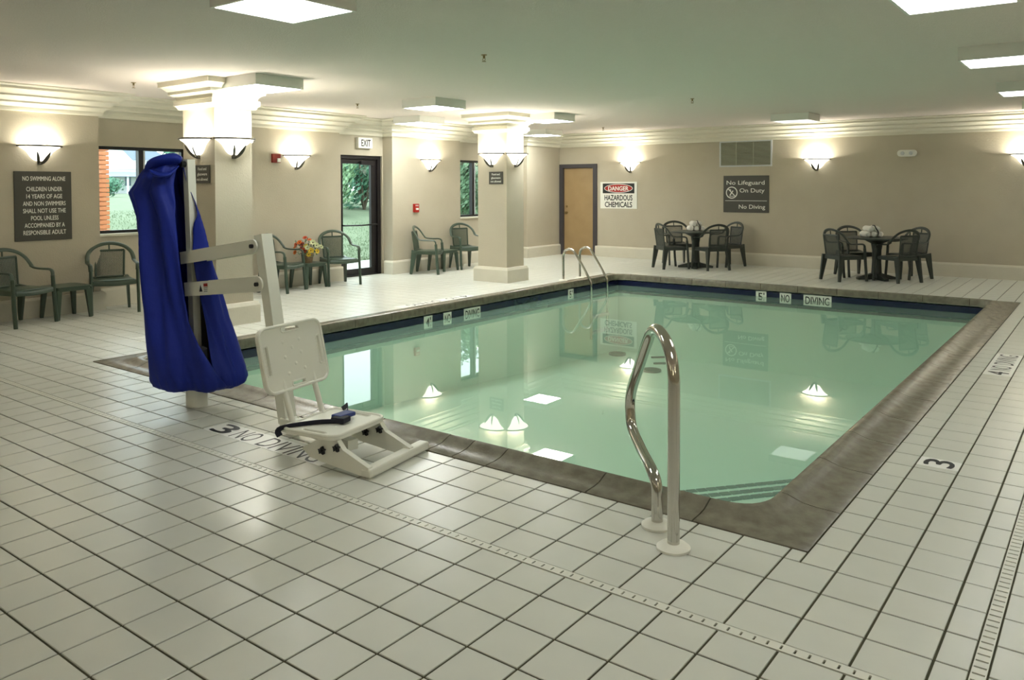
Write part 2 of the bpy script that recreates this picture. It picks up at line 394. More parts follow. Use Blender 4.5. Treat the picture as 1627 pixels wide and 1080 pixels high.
deck_plate(-3.56, -3.345, 5.95, 7.45, 'white tiles lettered 4 NO DIVING on the far side deck', [('4', -3.53, 7.32, nY, X_, .15, .12, .02), ('NO', -3.53, 7.05, nY, X_, .15, .22, 0), ('DIVING', -3.53, 6.45, nY, X_, .15, .60, 0)])

# slotted deck drains
def deck_drain(along, c0, c1, e0, e1, label, slot=.008, sp=.085):
    mb = MB(); d = MB(); k = e0; n = 0
    # body of the strip: two rails and the bridges between the slots
    def bx(m, a0, a1, b0, b1, z0, z1):
        if along == 'x': m.box(a0, a1, b0, b1, z0, z1)
        else: m.box(b0, b1, a0, a1, z0, z1)
    rail = (c1-c0)*(.24 if along == 'x' else .12)
    bx(mb, e0, e1, c0+.002, c0+rail, -.02, .001); bx(mb, e0, e1, c1-rail, c1-.002, -.02, .001)
    while k < e1-sp:
        bx(mb, k, k+sp-slot, c0+rail, c1-rail, -.02, .001); k += sp
    bx(d, e0, e1, c0+.003, c1-.003, -.03, -.019)
    o = mb.build('deck_drain', M_drain); tag(o, label, 'drain'); d.build('channel', M_black, o)
    return o
deck_drain('x', SY0, SY1, -6.4, SX0, 'long white slotted deck drain crossing the front deck', sp=.048)
deck_drain('y', SX0, SX1, -2.5, 13.6, 'white slotted deck drain running along the right deck', sp=.045, slot=.010)

# ------------------------------------------------------------------ pool: basin, band, steps, coping, water
ZD0, ZD1 = -.95, -1.35
b = MB()
bx0, bx1, by0, by1 = IX0+.01, IX1-.01, IY0+.01, IY1-.01
b.add([(bx0, by0, -.06), (bx1, by0, -.06), (bx1, by1, -.06), (bx0, by1, -.06), (bx0, by0, ZD0), (bx1, by0, ZD0), (bx1, by1, ZD1), (bx0, by1, ZD1)],
      [(0, 1, 5, 4), (1, 2, 6, 5), (2, 3, 7, 6), (3, 0, 4, 7), (4, 5, 6, 7)])
b.sweep([(bx0, by0), (bx0, by1), (bx1, by1), (bx1, by0)], [(0, -.06), (.15, -.06), (.15, -.2), (0, -.2)], closed=True)
pool = struct(b.build('pool_basin', M_plaster), 'pale green plastered rectangular swimming pool')
MB().sweep([(bx0, by0), (bx1, by0), (bx1, by1), (bx0, by1)], [(-.01, -.075), (.012, -.075), (.012, -.30), (-.01, -.30)], closed=True).build('waterline_band', M_navy, pool)
# corner steps with tiled nosings
st = MB(); nos = []
CN = (bx1, by0)
for lx, ly, z in ((1.25, 1.62, -.33), (1.78, 2.23, -.46), (2.34, 2.92, -.60)):
    A, B = Vector((CN[0]-lx, CN[1])), Vector((CN[0], CN[1]+ly))
    st.prism([CN, (B.x, B.y), (A.x, A.y)], z+1.2, Matrix.Translation((0, 0, -1.2))); nos.append((A, B, z))
steps = struct(st.build('pool_steps', M_plaster), 'diagonal corner steps under the water with teal nosings')
for A, B, z in nos:
    d = (B-A); L_ = d.length; d.normalize(); n = int(L_/.078); nn = Vector((d.y, -d.x)); q_ = math.atan2(d.y, d.x)
    for i in range(n):
        c = A+d*(i+.5)*L_/n+nn*.028
        if c.y < CN[1]+.03 or c.x > CN[0]-.03: continue
        if 'nos' not in tmesh: tmesh['nos'] = MB().bbox(-.036, .036, -.026, .026, -.004, .006, .002).mesh('nosing_tile', M_teal)
        o = bpy.data.objects.new('nosing_tile', tmesh['nos']); C.objects.link(o); o.parent = steps
        o.location = (c.x, c.y, z); o.rotation_euler = (0, 0, q_)
# main drains and floor fittings on the pool bottom
def pool_floor_z(y): return ZD0+(ZD1-ZD0)*(y-by0)/(by1-by0)
def main_drain(x, y, r, label):
    z = pool_floor_z(y)+.005; t = thing('main_drain', label, 'drain', (x, y, z))
    MB().lathe([(r*.8, .012), (r*.8, .03), (r, .03), (r, 0), (r*.8, .0)], 32).build('rim', M_blk2, t)
    g = MB()
    for k in range(-3, 4):
        q = r*.8*math.sqrt(1-(k/4)**2); g.box(-q, q, k*r/5-.008, k*r/5+.008, .015, .03)
    g.build('grate', M_black, t)
main_drain(-1.60, 9.65, .15, 'round dark main drain grate on pool bottom, nearer one')
main_drain(-2.75, 10.6, .15, 'round dark main drain grate on pool bottom, farther one')
for k, (x, y) in enumerate(((-2.05, 10.85), (-1.75, 10.35))):
    z = pool_floor_z(y)
    o = MB().bbox(-.16, .16, -.02, .02, 0, .03, .006).build('floor_inlet', M_blk2); o.location = (x, y, z+.004); o.rotation_euler = (-.045, 0, .75)
    tag(o, ('dark slot inlet on pool bottom, nearer the far wall', 'dark slot inlet on pool bottom, nearer the viewer')[k], 'inlet')

wat = MB().add([(bx0-.005, by0-.005, ZW), (bx1+.005, by0-.005, ZW), (bx1+.005, by1+.005, ZW), (bx0-.005, by1+.005, ZW)], [(0, 1, 2, 3)]).build('pool_water', M_water)
wat['kind'] = 'stuff'; tag(wat, 'calm clear green pool water reflecting the lamps', 'water')

cope_root = struct(thing('trim_2', 'brown raised-lip coping stones around the pool', 'coping')); del cope_root['category']
PROF = [(0, -.02), (0, .004), (.02, .007), (.35, .010), (.55, .016), (.70, .030), (.82, .043), (.91, .046), (.97, .038), (1.0, .018), (1.0, -.065), (.93, -.075), (.85, -.075)]
def cope_piece(pairs):
    mb = MB(); k = len(PROF)
    for po, pi in pairs:
        for t, z in PROF: mb.v.append((po[0]+(pi[0]-po[0])*t, po[1]+(pi[1]-po[1])*t, z))
    for i in range(len(pairs)-1):
        for j in range(k): mb.f.append((i*k+j, (i+1)*k+j, (i+1)*k+(j+1) % k, i*k+(j+1) % k))
    mb.f.append(tuple(range(k))); mb.f.append(tuple((len(pairs)-1)*k+j for j in range(k))[::-1])
    mb.build('coping_stone', M_cope, cope_root, smooth=35)
g = .0035; RC = .2
def side(name, cuts):
    for a, bq in zip(cuts[:-1], cuts[1:]):
        a2, b2 = a+g, bq-g
        if name == 'near': cope_piece([((a2, PY0), (a2, IY0)), ((b2, PY0), (b2, IY0))])
        if name == 'far': cope_piece([((b2, PY1), (b2, IY1)), ((a2, PY1), (a2, IY1))])
        if name == 'right': cope_piece([((PX1, a2), (IX1, a2)), ((PX1, b2), (IX1, b2))])
        if name == 'left': cope_piece([((PX0, b2), (IX0, b2)), ((PX0, a2), (IX0, a2))])
CL = .26      # corner arm along the inner edge
side('near', [IX0+CL, -2.15, -1.55, -.93, -.33, .28, .87, 1.07, 1.33, 2.0, IX1-CL+.03])
side('far', [IX0+CL] + [IX0+CL+(IX1-IX0-2*CL)*k/9 for k in range(1, 9)] + [IX1-CL])
side('right', [IY0+CL, 3.05, 3.68, 4.29, 4.94, 5.61, 6.22] + [6.22+(IY1-CL-6.22)*k/7 for k in range(1, 8)])
side('left', [IY0+CL+(IY1-IY0-2*CL)*k/14 for k in range(0, 15)])
def corner(ox, oy, ix, iy, sx, sy, ext=(0, 0)):
    """(ox,oy) outer corner, (ix,iy) inner corner, pool lies towards (sx,sy)"""
    p = [((ix+sx*(CL-g+ext[0]), oy), (ix+sx*(CL-g+ext[0]), iy))]
    n = 8
    for i in range(n+1):
        t = i/n*math.pi/2
        inn = (ix+sx*RC-sx*RC*math.sin(t), iy+sy*RC-sy*RC*math.cos(t))
        u = i/n
        out = (ix+sx*RC+(ox-ix-sx*RC)*min(1, u*2), oy) if u <= .5 else (ox, oy+(iy+sy*RC-oy)*(u*2-1))
        p.append((out, inn))
    p.append(((ox, iy+sy*(CL-g)), (ix, iy+sy*(CL-g))))
    cope_piece(p)
corner(PX1, PY0, IX1, IY0, -1, 1, (-.03, 0)); corner(PX0, PY0, IX0, IY0, 1, 1); corner(PX0, PY1, IX0, IY1, 1, -1); corner(PX1, PY1, IX1, IY1, -1, -1)

# lettered tiles on the waterline band
def band_tile(o, right, wd, txt, label, tw, bold=.015):
    r = Vector(right); n = r.cross(Vector((0, 0, 1)))
    M = frame_m(o, right, (0, 0, 1)); mb = MB()
    mb.box(-wd/2, wd/2, -.08, .08, 0, .004, M)
    t = mb.build('band_marker_tile', M_white); tag(t, label, 'depth marker')
    foot = txt.endswith("'")
    text_obj('lettering', txt.strip("'"), .12, M @ Matrix.Translation((-.012 if foot else 0, -.06, .0045)), M_black, t, width=tw-.02 if foot else tw, bold=bold)
    if foot: MB().box(tw/2-.005, tw/2+.009, .025, .06, .004, .005, M).build('foot_mark', M_black, t)
bxL = bx0+.0125; byF = by1-.0125
for y, wd, txt, tw, lb in ((6.02, .16, "4'", .08, 'white 4 feet tile on the left pool wall band'), (6.40, .16, 'NO', .11, 'white NO tile on the left pool wall band'), (6.92, .36, 'DIVING', .30, 'white DIVING tile on the left pool wall band'), (9.45, .16, "5'", .08, 'white 5 feet tile on the pool wall band beside the ladder')):
    band_tile((bxL, y, ZW+.005), Y_, wd, txt, lb, tw)
for x, wd, txt, tw, lb in ((-.36, .17, "5'", .09, 'white 5 feet tile on the far pool wall band'), (.03, .18, 'NO', .13, 'white NO tile on the far pool wall band'), (.52, .42, 'DIVING', .36, 'white DIVING tile on the far pool wall band')):
    band_tile((x, byF, ZW+.005), X_, wd, txt, lb, tw)
# ------------------------------------------------------------------ square columns with capital and plinth
def column(x0, x1, y0, y1, label):
    t = thing('column', label, 'column', ((x0+x1)/2, (y0+y1)/2, 0)); cx, cy = t.location.x, t.location.y
    a0, a1, b0, b1 = x0-cx, x1-cx, y0-cy, y1-cy
    MB().box(a0, a1, b0, b1, -.004, ZC+.01).build('shaft', M_wall, t)
    P = [(a0, b0), (a0, b1), (a1, b1), (a1, b0)]
    MB().sweep(P, [(-.01, .0), (.06, .0), (.06, .21), (.04, .25), (-.01, .255)], closed=True).build('plinth', M_base, t)
    MB().sweep(P, [(-.01, 2.53), (.04, 2.53), (.055, 2.56), (.075, 2.575), (.075, 2.625), (.05, 2.635), (.06, 2.665), (.09, 2.69), (.12, 2.70), (.12, 2.735), (.17, 2.78), (.2, 2.79), (.2, 2.83), (.21, ZC+.005), (-.01, ZC+.005)],
               closed=True).build('capital', M_crown, t, smooth=40)
    return t
P1 = (-4.69, -4.04, 3.62, 4.11); P2 = (-4.60, -3.98, 9.03, 9.51)
column(*P1, 'square beige column behind the blue lift cover'); column(*P2, 'square beige column nearer the back wall')

# ------------------------------------------------------------------ windows and doors
def window(n, y0, y1, z0, z1, mull, label):
    """aluminium framed sliding window in the recess plane"""
    f = .045; x0, x1 = -6.93, -6.86
    w = MB(); w.box(x0, x1, y0, y1, z1-f, z1); w.box(x0, x1, y0, y1, z0, z0+f); w.box(x0, x1, y0, y0+f, z0+f, z1-f); w.box(x0, x1, y1-f, y1, z0+f, z1-f)
    o = w.build('window_%d' % n, M_frame); struct(o, label)
    MB().box(x0+.01, x1+.02, mull-.045, mull+.02, z0+f, z1-f).build('mullion', M_frame, o)
    MB().box(x0+.02, x1+.03, mull+.02, mull+.045, z0+f, z1-f).build('alloy_edge_strip', M_alu, o)
    MB().box(x0+.02, x0+.026, y0+f, mull-.045, z0+f, z1-f).build('pane', M_glass, o)
    MB().box(x0+.035, x0+.041, mull+.045, y1-f, z0+f, z1-f).build('pane', M_glass, o)
    MB().bbox(x1, XR+.03, y0-.005, y1+.005, z0-.03, z0+.004, .004).build('sill', M_crown, o)
window(1, *WIN1, 4.26, 'dark framed sliding window left of the near column')
window(2, *WIN2, 11.60, 'dark framed window beside the far column')
# glass exit door
y0, y1, z1 = DOOR; x0, x1 = -6.93, -6.80
w = MB(); w.box(x0, x1, y0, y0+.05, 0, z1); w.box(x0, x1, y1-.08, y1, 0, z1); w.box(x0, x1, y0+.05, y1-.08, z1-.06, z1); w.box(x0, x1, y0, y1, -.01, .015)
d1 = struct(w.build('door_1', M_frame), 'dark framed glass exit door to the lawn')
a, b = y0+.05, y1-.08
lf = MB(); lx0, lx1 = -6.89, -6.835
lf.box(lx0, lx1, a, a+.06, .02, z1-.06); lf.box(lx0, lx1, b-.13, b, .02, z1-.06); lf.box(lx0, lx1, a+.06, b-.13, .02, .13); lf.box(lx0, lx1, a+.06, b-.13, z1-.15, z1-.06)
lo = lf.build('door_leaf', M_frame, d1)
MB().box(-6.866, -6.86, a+.06, b-.13, .13, z1-.15).build('pane', M_glass, lo)
pb = MB(); pb.tube([(-6.76, a+.03, .93), (-6.755, (a+b)/2, .92), (-6.76, b-.05, .93)], .014, 8)
pb.tube([(-6.835, a+.03, .93), (-6.76, a+.03, .93)], .014, 8); pb.tube([(-6.835, b-.05, .93), (-6.76, b-.05, .93)], .014, 8)
pb.build('push_bar', M_blk2, lo, smooth=40)
cl = MB(); cl.bbox(-6.835, -6.77, b-.42, b-.1, z1-.17, z1-.10, .008); cl.bar((-6.79, b-.35, z1-.095), (-6.82, b-.02, z1-.07), .02, .01); cl.build('door_closer', M_frame, lo)
# wooden service door
w = MB(); x0, x1, z1 = BD
for q0, q1, r0_, r1_ in ((x0-.035, x0+.07, 0, z1), (x1-.07, x1+.035, 0, z1), (x0+.07, x1-.07, z1-.06, z1+.03)):
    w.box(q0, q1, YB-.03, YB+.08, r0_, r1_)
w.box(x0-.035, x0+.07, YB-.03, YB+.08, z1, z1+.03); w.box(x1-.07, x1+.035, YB-.03, YB+.08, z1, z1+.03)
d2 = struct(w.build('door_2', M_hm), 'maple door in a slate painted metal frame in the corner')
lf = MB().box(x0+.075, x1-.075, YB+.025, YB+.07, .008, z1-.065).build('door_leaf', M_wood, d2)
k = MB(); MT = Matrix.Translation((x0+.14, YB+.025, 1.0)) @ Matrix.Rotation(math.pi/2, 4, 'X')
k.lathe([(0, 0), (.033, 0), (.033, .006), (.012, .01), (.012, .035), (.027, .045), (.03, .06), (.02, .072), (0, .075)], 16, MT)
k.build('door_knob', M_brass, lf, smooth=40)
k = MB(); k.lathe([(0, 0), (.028, 0), (.026, .012), (0, .014)], 16, Matrix.Translation((x0+.14, YB+.025, 1.15)) @ Matrix.Rotation(math.pi/2, 4, 'X')); k.build('deadbolt', M_brass, lf, smooth=40)
for hz in (.25, 1.05, 1.85):
    MB().cyl(x1-.074, YB+.022, hz-.05, hz+.05, .009, 10).build('hinge', M_hm, lf)

# ------------------------------------------------------------------ ceiling lights
LS = .32
def ceiling_light(x, y, label, first=[None]):
    loc = (x, y, ZC)
    if first[0]: return dup(first[0], loc, 0, label)
    t = thing('ceiling_light', label, 'ceiling light', loc, 0, 'square surface ceiling lights')
    MB().sweep([(-LS, -LS), (-LS, LS), (LS, LS), (LS, -LS)], [(0, .005), (0, -.12), (-.02, -.12), (-.02, .005)], closed=True).build('housing', M_white, t)
    MB().box(-LS+.02, LS-.02, -LS+.02, LS-.02, -.115, -.105).build('diffuser', M_lens, t)
    first[0] = t; return t
for x, y, lb in ((-3.60, 3.96, 'square ceiling light just beyond the near column'), (-.03, 1.55, 'square ceiling light cut by the top edge, left of centre'),
                 (-3.62, 6.86, 'square ceiling light in front of the exit door, between the columns'), (-3.60, 9.74, 'square ceiling light right beside the far column'),
                 (-.28, 12.42, 'square ceiling light above the wall vent'), (3.35, 6.88, 'square ceiling light at the right edge with a dark shadow beside it'),
                 (3.33, 9.92, 'smaller looking square ceiling light at the right edge, nearest the back wall'), (3.39, 3.86, 'square ceiling light cut by the top right edge'),
                 (-5.85, 12.75, 'farthest square ceiling light, near the back corner'), (-5.72, 8.75, 'square ceiling light close to the exit door pier'),
                 (3.37, 12.6, 'square ceiling light over the right end of the back wall, out of frame'), (3.39, .9, 'square ceiling light over the near right deck, out of frame')):
    lo_ = ceiling_light(x, y, lb); lo_['group'] = 'square surface ceiling lights'
    if x > -1:      # emission lowered in the right rows to balance the light, most above the vent
        for q in lo_.children:
            if q.name.startswith('diffuser'): q.data = q.data.copy(); q.data.materials[0] = M_lensd if 'vent' in lb else (M_lensn if y < 5 else M_lensr)

# ------------------------------------------------------------------ wall sconces
lamp = bpy.data.lights.new('sconce_lamp', 'POINT'); lamp.energy = SCONCE_W; lamp.color = (1, .97, .88); lamp.shadow_soft_size = .04
def sconce(p, rz, label, group, first=[None]):
    """p: wall point at rim height; local +x points out of the wall"""
    if first[0]: t = dup(first[0], p, rz, label, group)
    else:
        t = thing('wall_sconce', label, 'wall lamp', p, rz, group)
        prof = [(.245, 0), (.235, -.012), (.19, -.04), (.155, -.07), (.13, -.105), (.105, -.14), (.07, -.17), (.02, -.185), (0, -.186)]
        m_ = MB().lathe([(r*.98, z) for r, z in prof] + [(max(r*.98-.006, 0), z+.006) for r, z in prof[::-1]], 28, Matrix.Scale(.8, 4, (1, 0, 0)), -math.pi/2, math.pi/2)
        m_.build('glass_bowl', M_bowl, t, smooth=60)
        rim = [Vector((.205*math.cos(a), .258*math.sin(a), .004)) for a in [math.radians(-90+180*i/24) for i in range(25)]]
        MB().tube(rim, .007, 6, r2=.012).build('rim', M_bronze, t, smooth=50)
        for s in (-1, 1):
            q = [Vector((.015, s*.012, -.222)), Vector((.045, s*.025, -.200)), Vector((.080, s*.045, -.160)), Vector((.110, s*.062, -.115)), Vector((.130, s*.078, -.072))]
            MB().tube(smooth_path(q, 4), .018, 8, r2=.006, radii=[.3+.9*math.sin(math.pi*i/16) for i in range(17)], up=(1, 0, 0)).build('leaf_bracket', M_bronze, t, smooth=50)
        MB().bbox(-.004, .02, -.028, .028, -.225, -.03, .004).build('back_plate', M_bronze, t)
        first[0] = t
    lo_ = bpy.data.objects.new('lamp', lamp); C.objects.link(lo_); lo_.parent = t; lo_.location = (.085, 0, -.03)
GL, GB, GC = 'alabaster bowl sconces on the left wall', 'alabaster bowl sconces on the back wall', 'alabaster bowl sconces on the columns'
E1 = 0
sconce((XW, 2.77, 2.125), 0, 'glowing bowl sconce above the no swimming alone sign', GL)
sconce((XW, 6.68, 2.125), 0, 'glowing bowl sconce beside the small red strobe', GL)
sconce((XW, 9.87, 2.135), 0, 'glowing bowl sconce between exit door and far window', GL)
HB = -math.pi/2
sconce((-4.60, YB, 2.155), HB, 'glowing bowl sconce above the danger sign', GB)
sconce((-.50, YB, 2.135), HB, 'glowing bowl sconce between wall vent and emergency light', GB)
sconce((2.96, YB, 2.14), HB, 'glowing bowl sconce at the right edge of the back wall', GB)
for (a0, a1, b0, b1), nm in ((P1, 'near'), (P2, 'far')):
    cx, cy = (a0+a1)/2, (b0+b1)/2
    sconce((cx, b0, 2.17), HB, 'glowing bowl sconce above the small food sign on the %s column' % nm, GC)
    sconce((a1, cy, 2.17), 0, 'glowing bowl sconce on the pool side of the %s column' % nm, GC)
    sconce((cx, b1, 2.17), math.pi/2, 'bowl sconce on the rear side of the %s column, only its tip showing' % nm, GC)
for x, w_ in ((-4.5, 'left'), (0, 'middle'), (4.5, 'right')): sconce((x, YN, 2.14), math.pi/2, 'bowl sconce on the %s of the wall behind the viewer' % w_, 'sconces behind the viewer')
for y, w_ in ((0, 'nearest'), (5, 'middle'), (10, 'farthest')): sconce((XE, y, 2.14), math.pi, '%s bowl sconce on the unseen right wall' % w_, 'sconces on the unseen right wall')

# ------------------------------------------------------------------ signs and wall fittings
def panel(name, M, w_, h_, th, m, label, cat):
    o = MB().bbox(-w_/2, w_/2, -h_/2, h_/2, 0, th, .003, M).build(name, m); return tag(o, label, cat)
def T(x, y, z=0): return Matrix.Translation((x, y, z))
M0 = frame_m((XW, 2.805, 1.385), Y_, (0, 0, 1))
s = panel('rules_sign', M0, .67, .86, .015, M_sign, 'tall charcoal sign reading NO SWIMMING ALONE and children rules', 'sign')
for txt, z, wd in (('NO SWIMMING ALONE', .335, .50), ('CHILDREN UNDER', .205, .42), ('14 YEARS OF AGE', .115, .42), ('AND NON SWIMMERS', .025, .50), ('SHALL NOT USE THE', -.065, .50),
                   ('POOL UNLESS', -.155, .32), ('ACCOMPANIED BY A', -.245, .47), ('RESPONSIBLE ADULT', -.335, .50)):
    text_obj('lettering', txt, .056, M0 @ T(.01, z-.02, .0155), M_signt, s, width=wd, bold=.014)
for (a0, a1, b0, b1), nm, dx in ((P1, 'near', .06), (P2, 'far', .03)):
    M0 = frame_m((a1-.08-.16+(.0 if nm == 'near' else .02), b0, 1.765), X_, (0, 0, 1))
    s = panel('food_sign', M0, .30, .21, .012, M_sign, 'small charcoal food and glassware sign on the %s column' % nm, 'sign')
    for txt, z, wd in (('Food and', .045, .17), ('glassware', -.015, .20), ('not allowed', -.075, .22)):
        text_obj('lettering', txt, .034, M0 @ T(0, z, .0125), M_signt, s, width=wd, bold=.02)
# exit sign
M0 = frame_m((XR, 8.37, 2.415), Y_, (0, 0, 1))
s = panel('exit_sign', M0, .34, .19, .07, M_white, 'white EXIT sign over the glass door', 'sign')
text_obj('lettering', 'EXIT', .125, M0 @ T(.01, -.06, .0705), M_black, s, width=.22, bold=.03)
# danger sign
M0 = frame_m((-4.90, YB, 1.42), X_, (0, 0, 1))
s = panel('danger_sign', M0, .95, .61, .012, M_signt, 'white DANGER HAZARDOUS CHEMICALS sign beside the wooden door', 'sign')
MB().box(-.41, .41, .045, .27, .011, .0135, M0).build('black_band', M_black, s)
def oval(a, b_, z0, z1, m, nm): 
    MB().prism([(a*math.cos(math.radians(q)), b_*math.sin(math.radians(q))) for q in range(0, 360, 10)], z1-z0, M0 @ T(0, .158, z0)).build(nm, m, s)
oval(.37, .10, .013, .0145, M_signt, 'oval_border'); oval(.355, .087, .014, .0155, M_red, 'red_oval')
text_obj('lettering', 'DANGER', .10, M0 @ T(0, .108, .016), M_signt, s, width=.52, bold=.035)
text_obj('lettering', 'HAZARDOUS', .125, M0 @ T(0, -.115, .0125), M_black, s, width=.72, bold=.03)
text_obj('lettering', 'CHEMICALS', .125, M0 @ T(0, -.27, .0125), M_black, s, width=.70, bold=.03)
# no lifeguard sign
M0 = frame_m((-1.915, YB, 1.455), X_, (0, 0, 1))
s = panel('lifeguard_sign', M0, .96, .76, .015, M_sign, 'charcoal sign reading No Lifeguard On Duty, No Diving', 'sign')
text_obj('lettering', 'No Lifeguard', .088, M0 @ T(-.01, .195, .0155), M_signt, s, width=.80, bold=.008)
text_obj('lettering', 'On Duty', .088, M0 @ T(.13, .035, .0155), M_signt, s, width=.52, bold=.008)
text_obj('lettering', 'No Diving', .088, M0 @ T(.13, -.30, .0155), M_signt, s, width=.55, bold=.008)
MB().box(-.44, .44, -.142, -.133, .015, .016, M0).build('rule_line', M_signt, s)
r_ = MB(); c0 = Vector((-.30, .03))
r_.lathe([(.105, 0), (.125, 0), (.125, .0015), (.105, .0015), (.105, 0)], 32, M0 @ T(c0.x, c0.y, .015)).add([], [])
r_.box(-.115, .115, -.009, .009, 0, .0015, M0 @ T(c0.x, c0.y, .015) @ Matrix.Rotation(math.radians(-45), 4, 'Z'))
r_.box(-.07, .05, -.011, .011, 0, .0013, M0 @ T(c0.x, c0.y, .015) @ Matrix.Rotation(math.radians(55), 4, 'Z'))
r_.lathe([(0, 0), (.02, 0), (.02, .0013), (0, .0013)], 12, M0 @ T(c0.x-.035, c0.y+.05, .015))
r_.box(-.05, .05, -.006, .006, 0, .0013, M0 @ T(c0.x, c0.y-.075, .015)); r_.build('no_diving_symbol', M_signt, s)
# vent grille
M0 = frame_m((-1.93, YB, 2.29), X_, (0, 0, 1))
v = MB(); a_, b_ = .555, .27
v.sweep([(-a_, -b_), (a_, -b_), (a_, b_), (-a_, b_)], [(0, 0), (.03, 0), (.03, .02), (.0, .02)], closed=True)
v2 = MB(); v2.add(v.v, v.f, M0); s = v2.build('wall_vent', M_alu); tag(s, 'large louvred vent grille high on the back wall', 'vent')
MB().box(-a_+.02, a_-.02, -b_+.02, b_-.02, .001, .004, M0).build('backing', M_black, s)
for k in range(17):
    MB().box(-a_+.03, a_-.03, -.013, .013, 0, .0025, M0 @ T(0, -b_+.045+k*.0283, .012) @ Matrix.Rotation(math.radians(35), 4, 'X')).build('louvre', M_grille, s)
for x in (-.19, .17): MB().box(x-.006, x+.006, -b_+.03, b_-.03, .017, .021, M0).build('louvre_bar', M_grille, s)
# emergency light
M0 = frame_m((1.11, YB, 2.21), X_, (0, 0, 1))
s = MB().add(*(lambda q: (q.v, q.f))(MB().prism(rounded(-.16, .16, -.06, .06, .055), .07, M0))).build('emergency_light', M_white, smooth=35); tag(s, 'small white oval emergency light on the back wall', 'light')
MB().lathe([(0, 0), (.035, 0), (.03, .02), (0, .025)], 16, M0 @ T(.07, 0, .07)).build('lens', M_alu, s, smooth=30)
MB().lathe([(0, 0), (.035, 0), (.03, .02), (0, .025)], 16, M0 @ T(-.07, 0, .07)).build('lens', M_alu, s, smooth=30)
# fire strobe and pull station
M0 = frame_m((XW, 6.275, 2.075), Y_, (0, 0, 1))
s = panel('fire_strobe', M0, .15, .14, .045, M_dred, 'small dark red fire strobe beside the sconce', 'alarm')
MB().bbox(-.0, .06, -.06, .0, .045, .065, .004, M0).build('strobe_lens', M_white, s)
M0 = frame_m((XW, 9.46, 1.215), Y_, (0, 0, 1))
s = panel('fire_pull_station', M0, .12, .16, .05, M_red, 'red fire alarm pull station above the third chair', 'alarm')
MB().bbox(-.035, .035, -.035, .0, .05, .062, .003, M0).build('pull_handle', M_white, s)
text_obj('lettering', 'FIRE', .026, M0 @ T(0, .035, .0505), M_signt, s, width=.08, bold=.02)
# sprinklers
sp = None
for x, y, lb in ((-.58, 4.24, 'ceiling sprinkler over the pool, nearest the viewer'), (-5.08, 3.23, 'ceiling sprinkler left of the near column'), (-4.83, 6.5, 'ceiling sprinkler between the two columns'),
                 (-.62, 8.96, 'ceiling sprinkler over the far end of the pool'), (-4.4, 12.9, 'ceiling sprinkler near the wooden door')):
    if sp: o = dup(sp, (x, y, ZC), 0, lb); o['group'] = 'ceiling sprinklers'; continue
    sp = thing('ceiling_sprinkler', lb, 'sprinkler', (x, y, ZC), 0, 'ceiling sprinklers')
    MB().lathe([(0, 0), (.03, 0), (.028, -.006), (.012, -.01), (.010, -.035), (0, -.036)], 14).build('escutcheon', M_brass, sp, smooth=40)
    q = MB(); q.tube([(.01, 0, -.03), (.016, 0, -.045), (.004, 0, -.062)], .003, 6); q.tube([(-.01, 0, -.03), (-.016, 0, -.045), (-.004, 0, -.062)], .003, 6); q.cyl(0, 0, -.066, -.062, .02, 12)
    q.build('deflector', M_brass, sp)

# ------------------------------------------------------------------ pool rails
def esc(x, y, label, r=.075):
    o = MB().lathe([(.02, .0), (r, .0), (r, .010), (r*.8, .022), (.026, .026), (.02, .026)], 28, Matrix.Translation((x, y, .001))).build('rail_escutcheon', M_seat, smooth=40)
    return o
def rail_thing(name, loc, label, cat): return thing(name, label, cat, loc)
# grab rail by the steps: front post, crown bend and kinked rear post in one tube
gx, gy = 2.655, 1.565; ex, ey = 2.49, 1.735
gd = Vector((ex-gx, ey-gy)).normalized()
t = rail_thing('grab_rail', (gx, gy, 0), 'bent stainless grab rail in the foreground beside the steps', 'rail')
L = (Vector((ex, ey))-Vector((gx, gy))).length
def gp(u, z): return (gd.x*u, gd.y*u, z)
pts = smooth_path([gp(0, 0), gp(0, .35), gp(0, .68), gp(.005, .77), gp(.04, .845), gp(.12, .905), gp(.22, .93), gp(.31, .915), gp(.40, .845), gp(.55, .685), gp(.665, .56), gp(.712, .48), gp(.712, .41), gp(.67, .335), gp(.49, .275), gp(.33, .24), gp(.255, .20), gp(.238, .13), gp(.238, .06), gp(.238, 0)], 5)
GRAB_PTS = pts
MB().tube(pts, .0275, 20).build('tube', M_steel, t, smooth=60)
for u in (0, L):
    e = esc(gx+gd.x*u, gy+gd.y*u, ''); e.parent = t; e.location = (-gx, -gy, 0); e.name = 'escutcheon'
# pool ladder: two hooped rails and three treads on the left side
lt = thing('pool_ladder', 'stainless pool ladder with two hooped rails at the far corner', 'ladder', (-3.38, 10.1, 0))
for s_, dy in ((0, -.26), (1, .27)):
    p = [(-.0, dy, .0), (0, dy, .40)] + [(v.x, dy, v.z) for v in arc((.13, 0, .42), .13, 180, 40, 8)] + [(.40, dy, .26), (.52, dy, .07), (.555, dy, -.02), (.56, dy, -.2), (.56, dy, -.95)]
    MB().tube(smooth_path(p, 3), .021, 12, up=(0, 1, 0)).build('handrail', M_steel, lt, smooth=60)
    e = esc(-3.38, 10.1+dy, ''); e.parent = lt; e.location = (3.38, -10.1, 0); e.name = 'escutcheon'
for z in (-.32, -.58, -.84): MB().bbox(.52, .61, -.25, .26, z-.02, z+.02, .006).build('tread', M_white, lt)

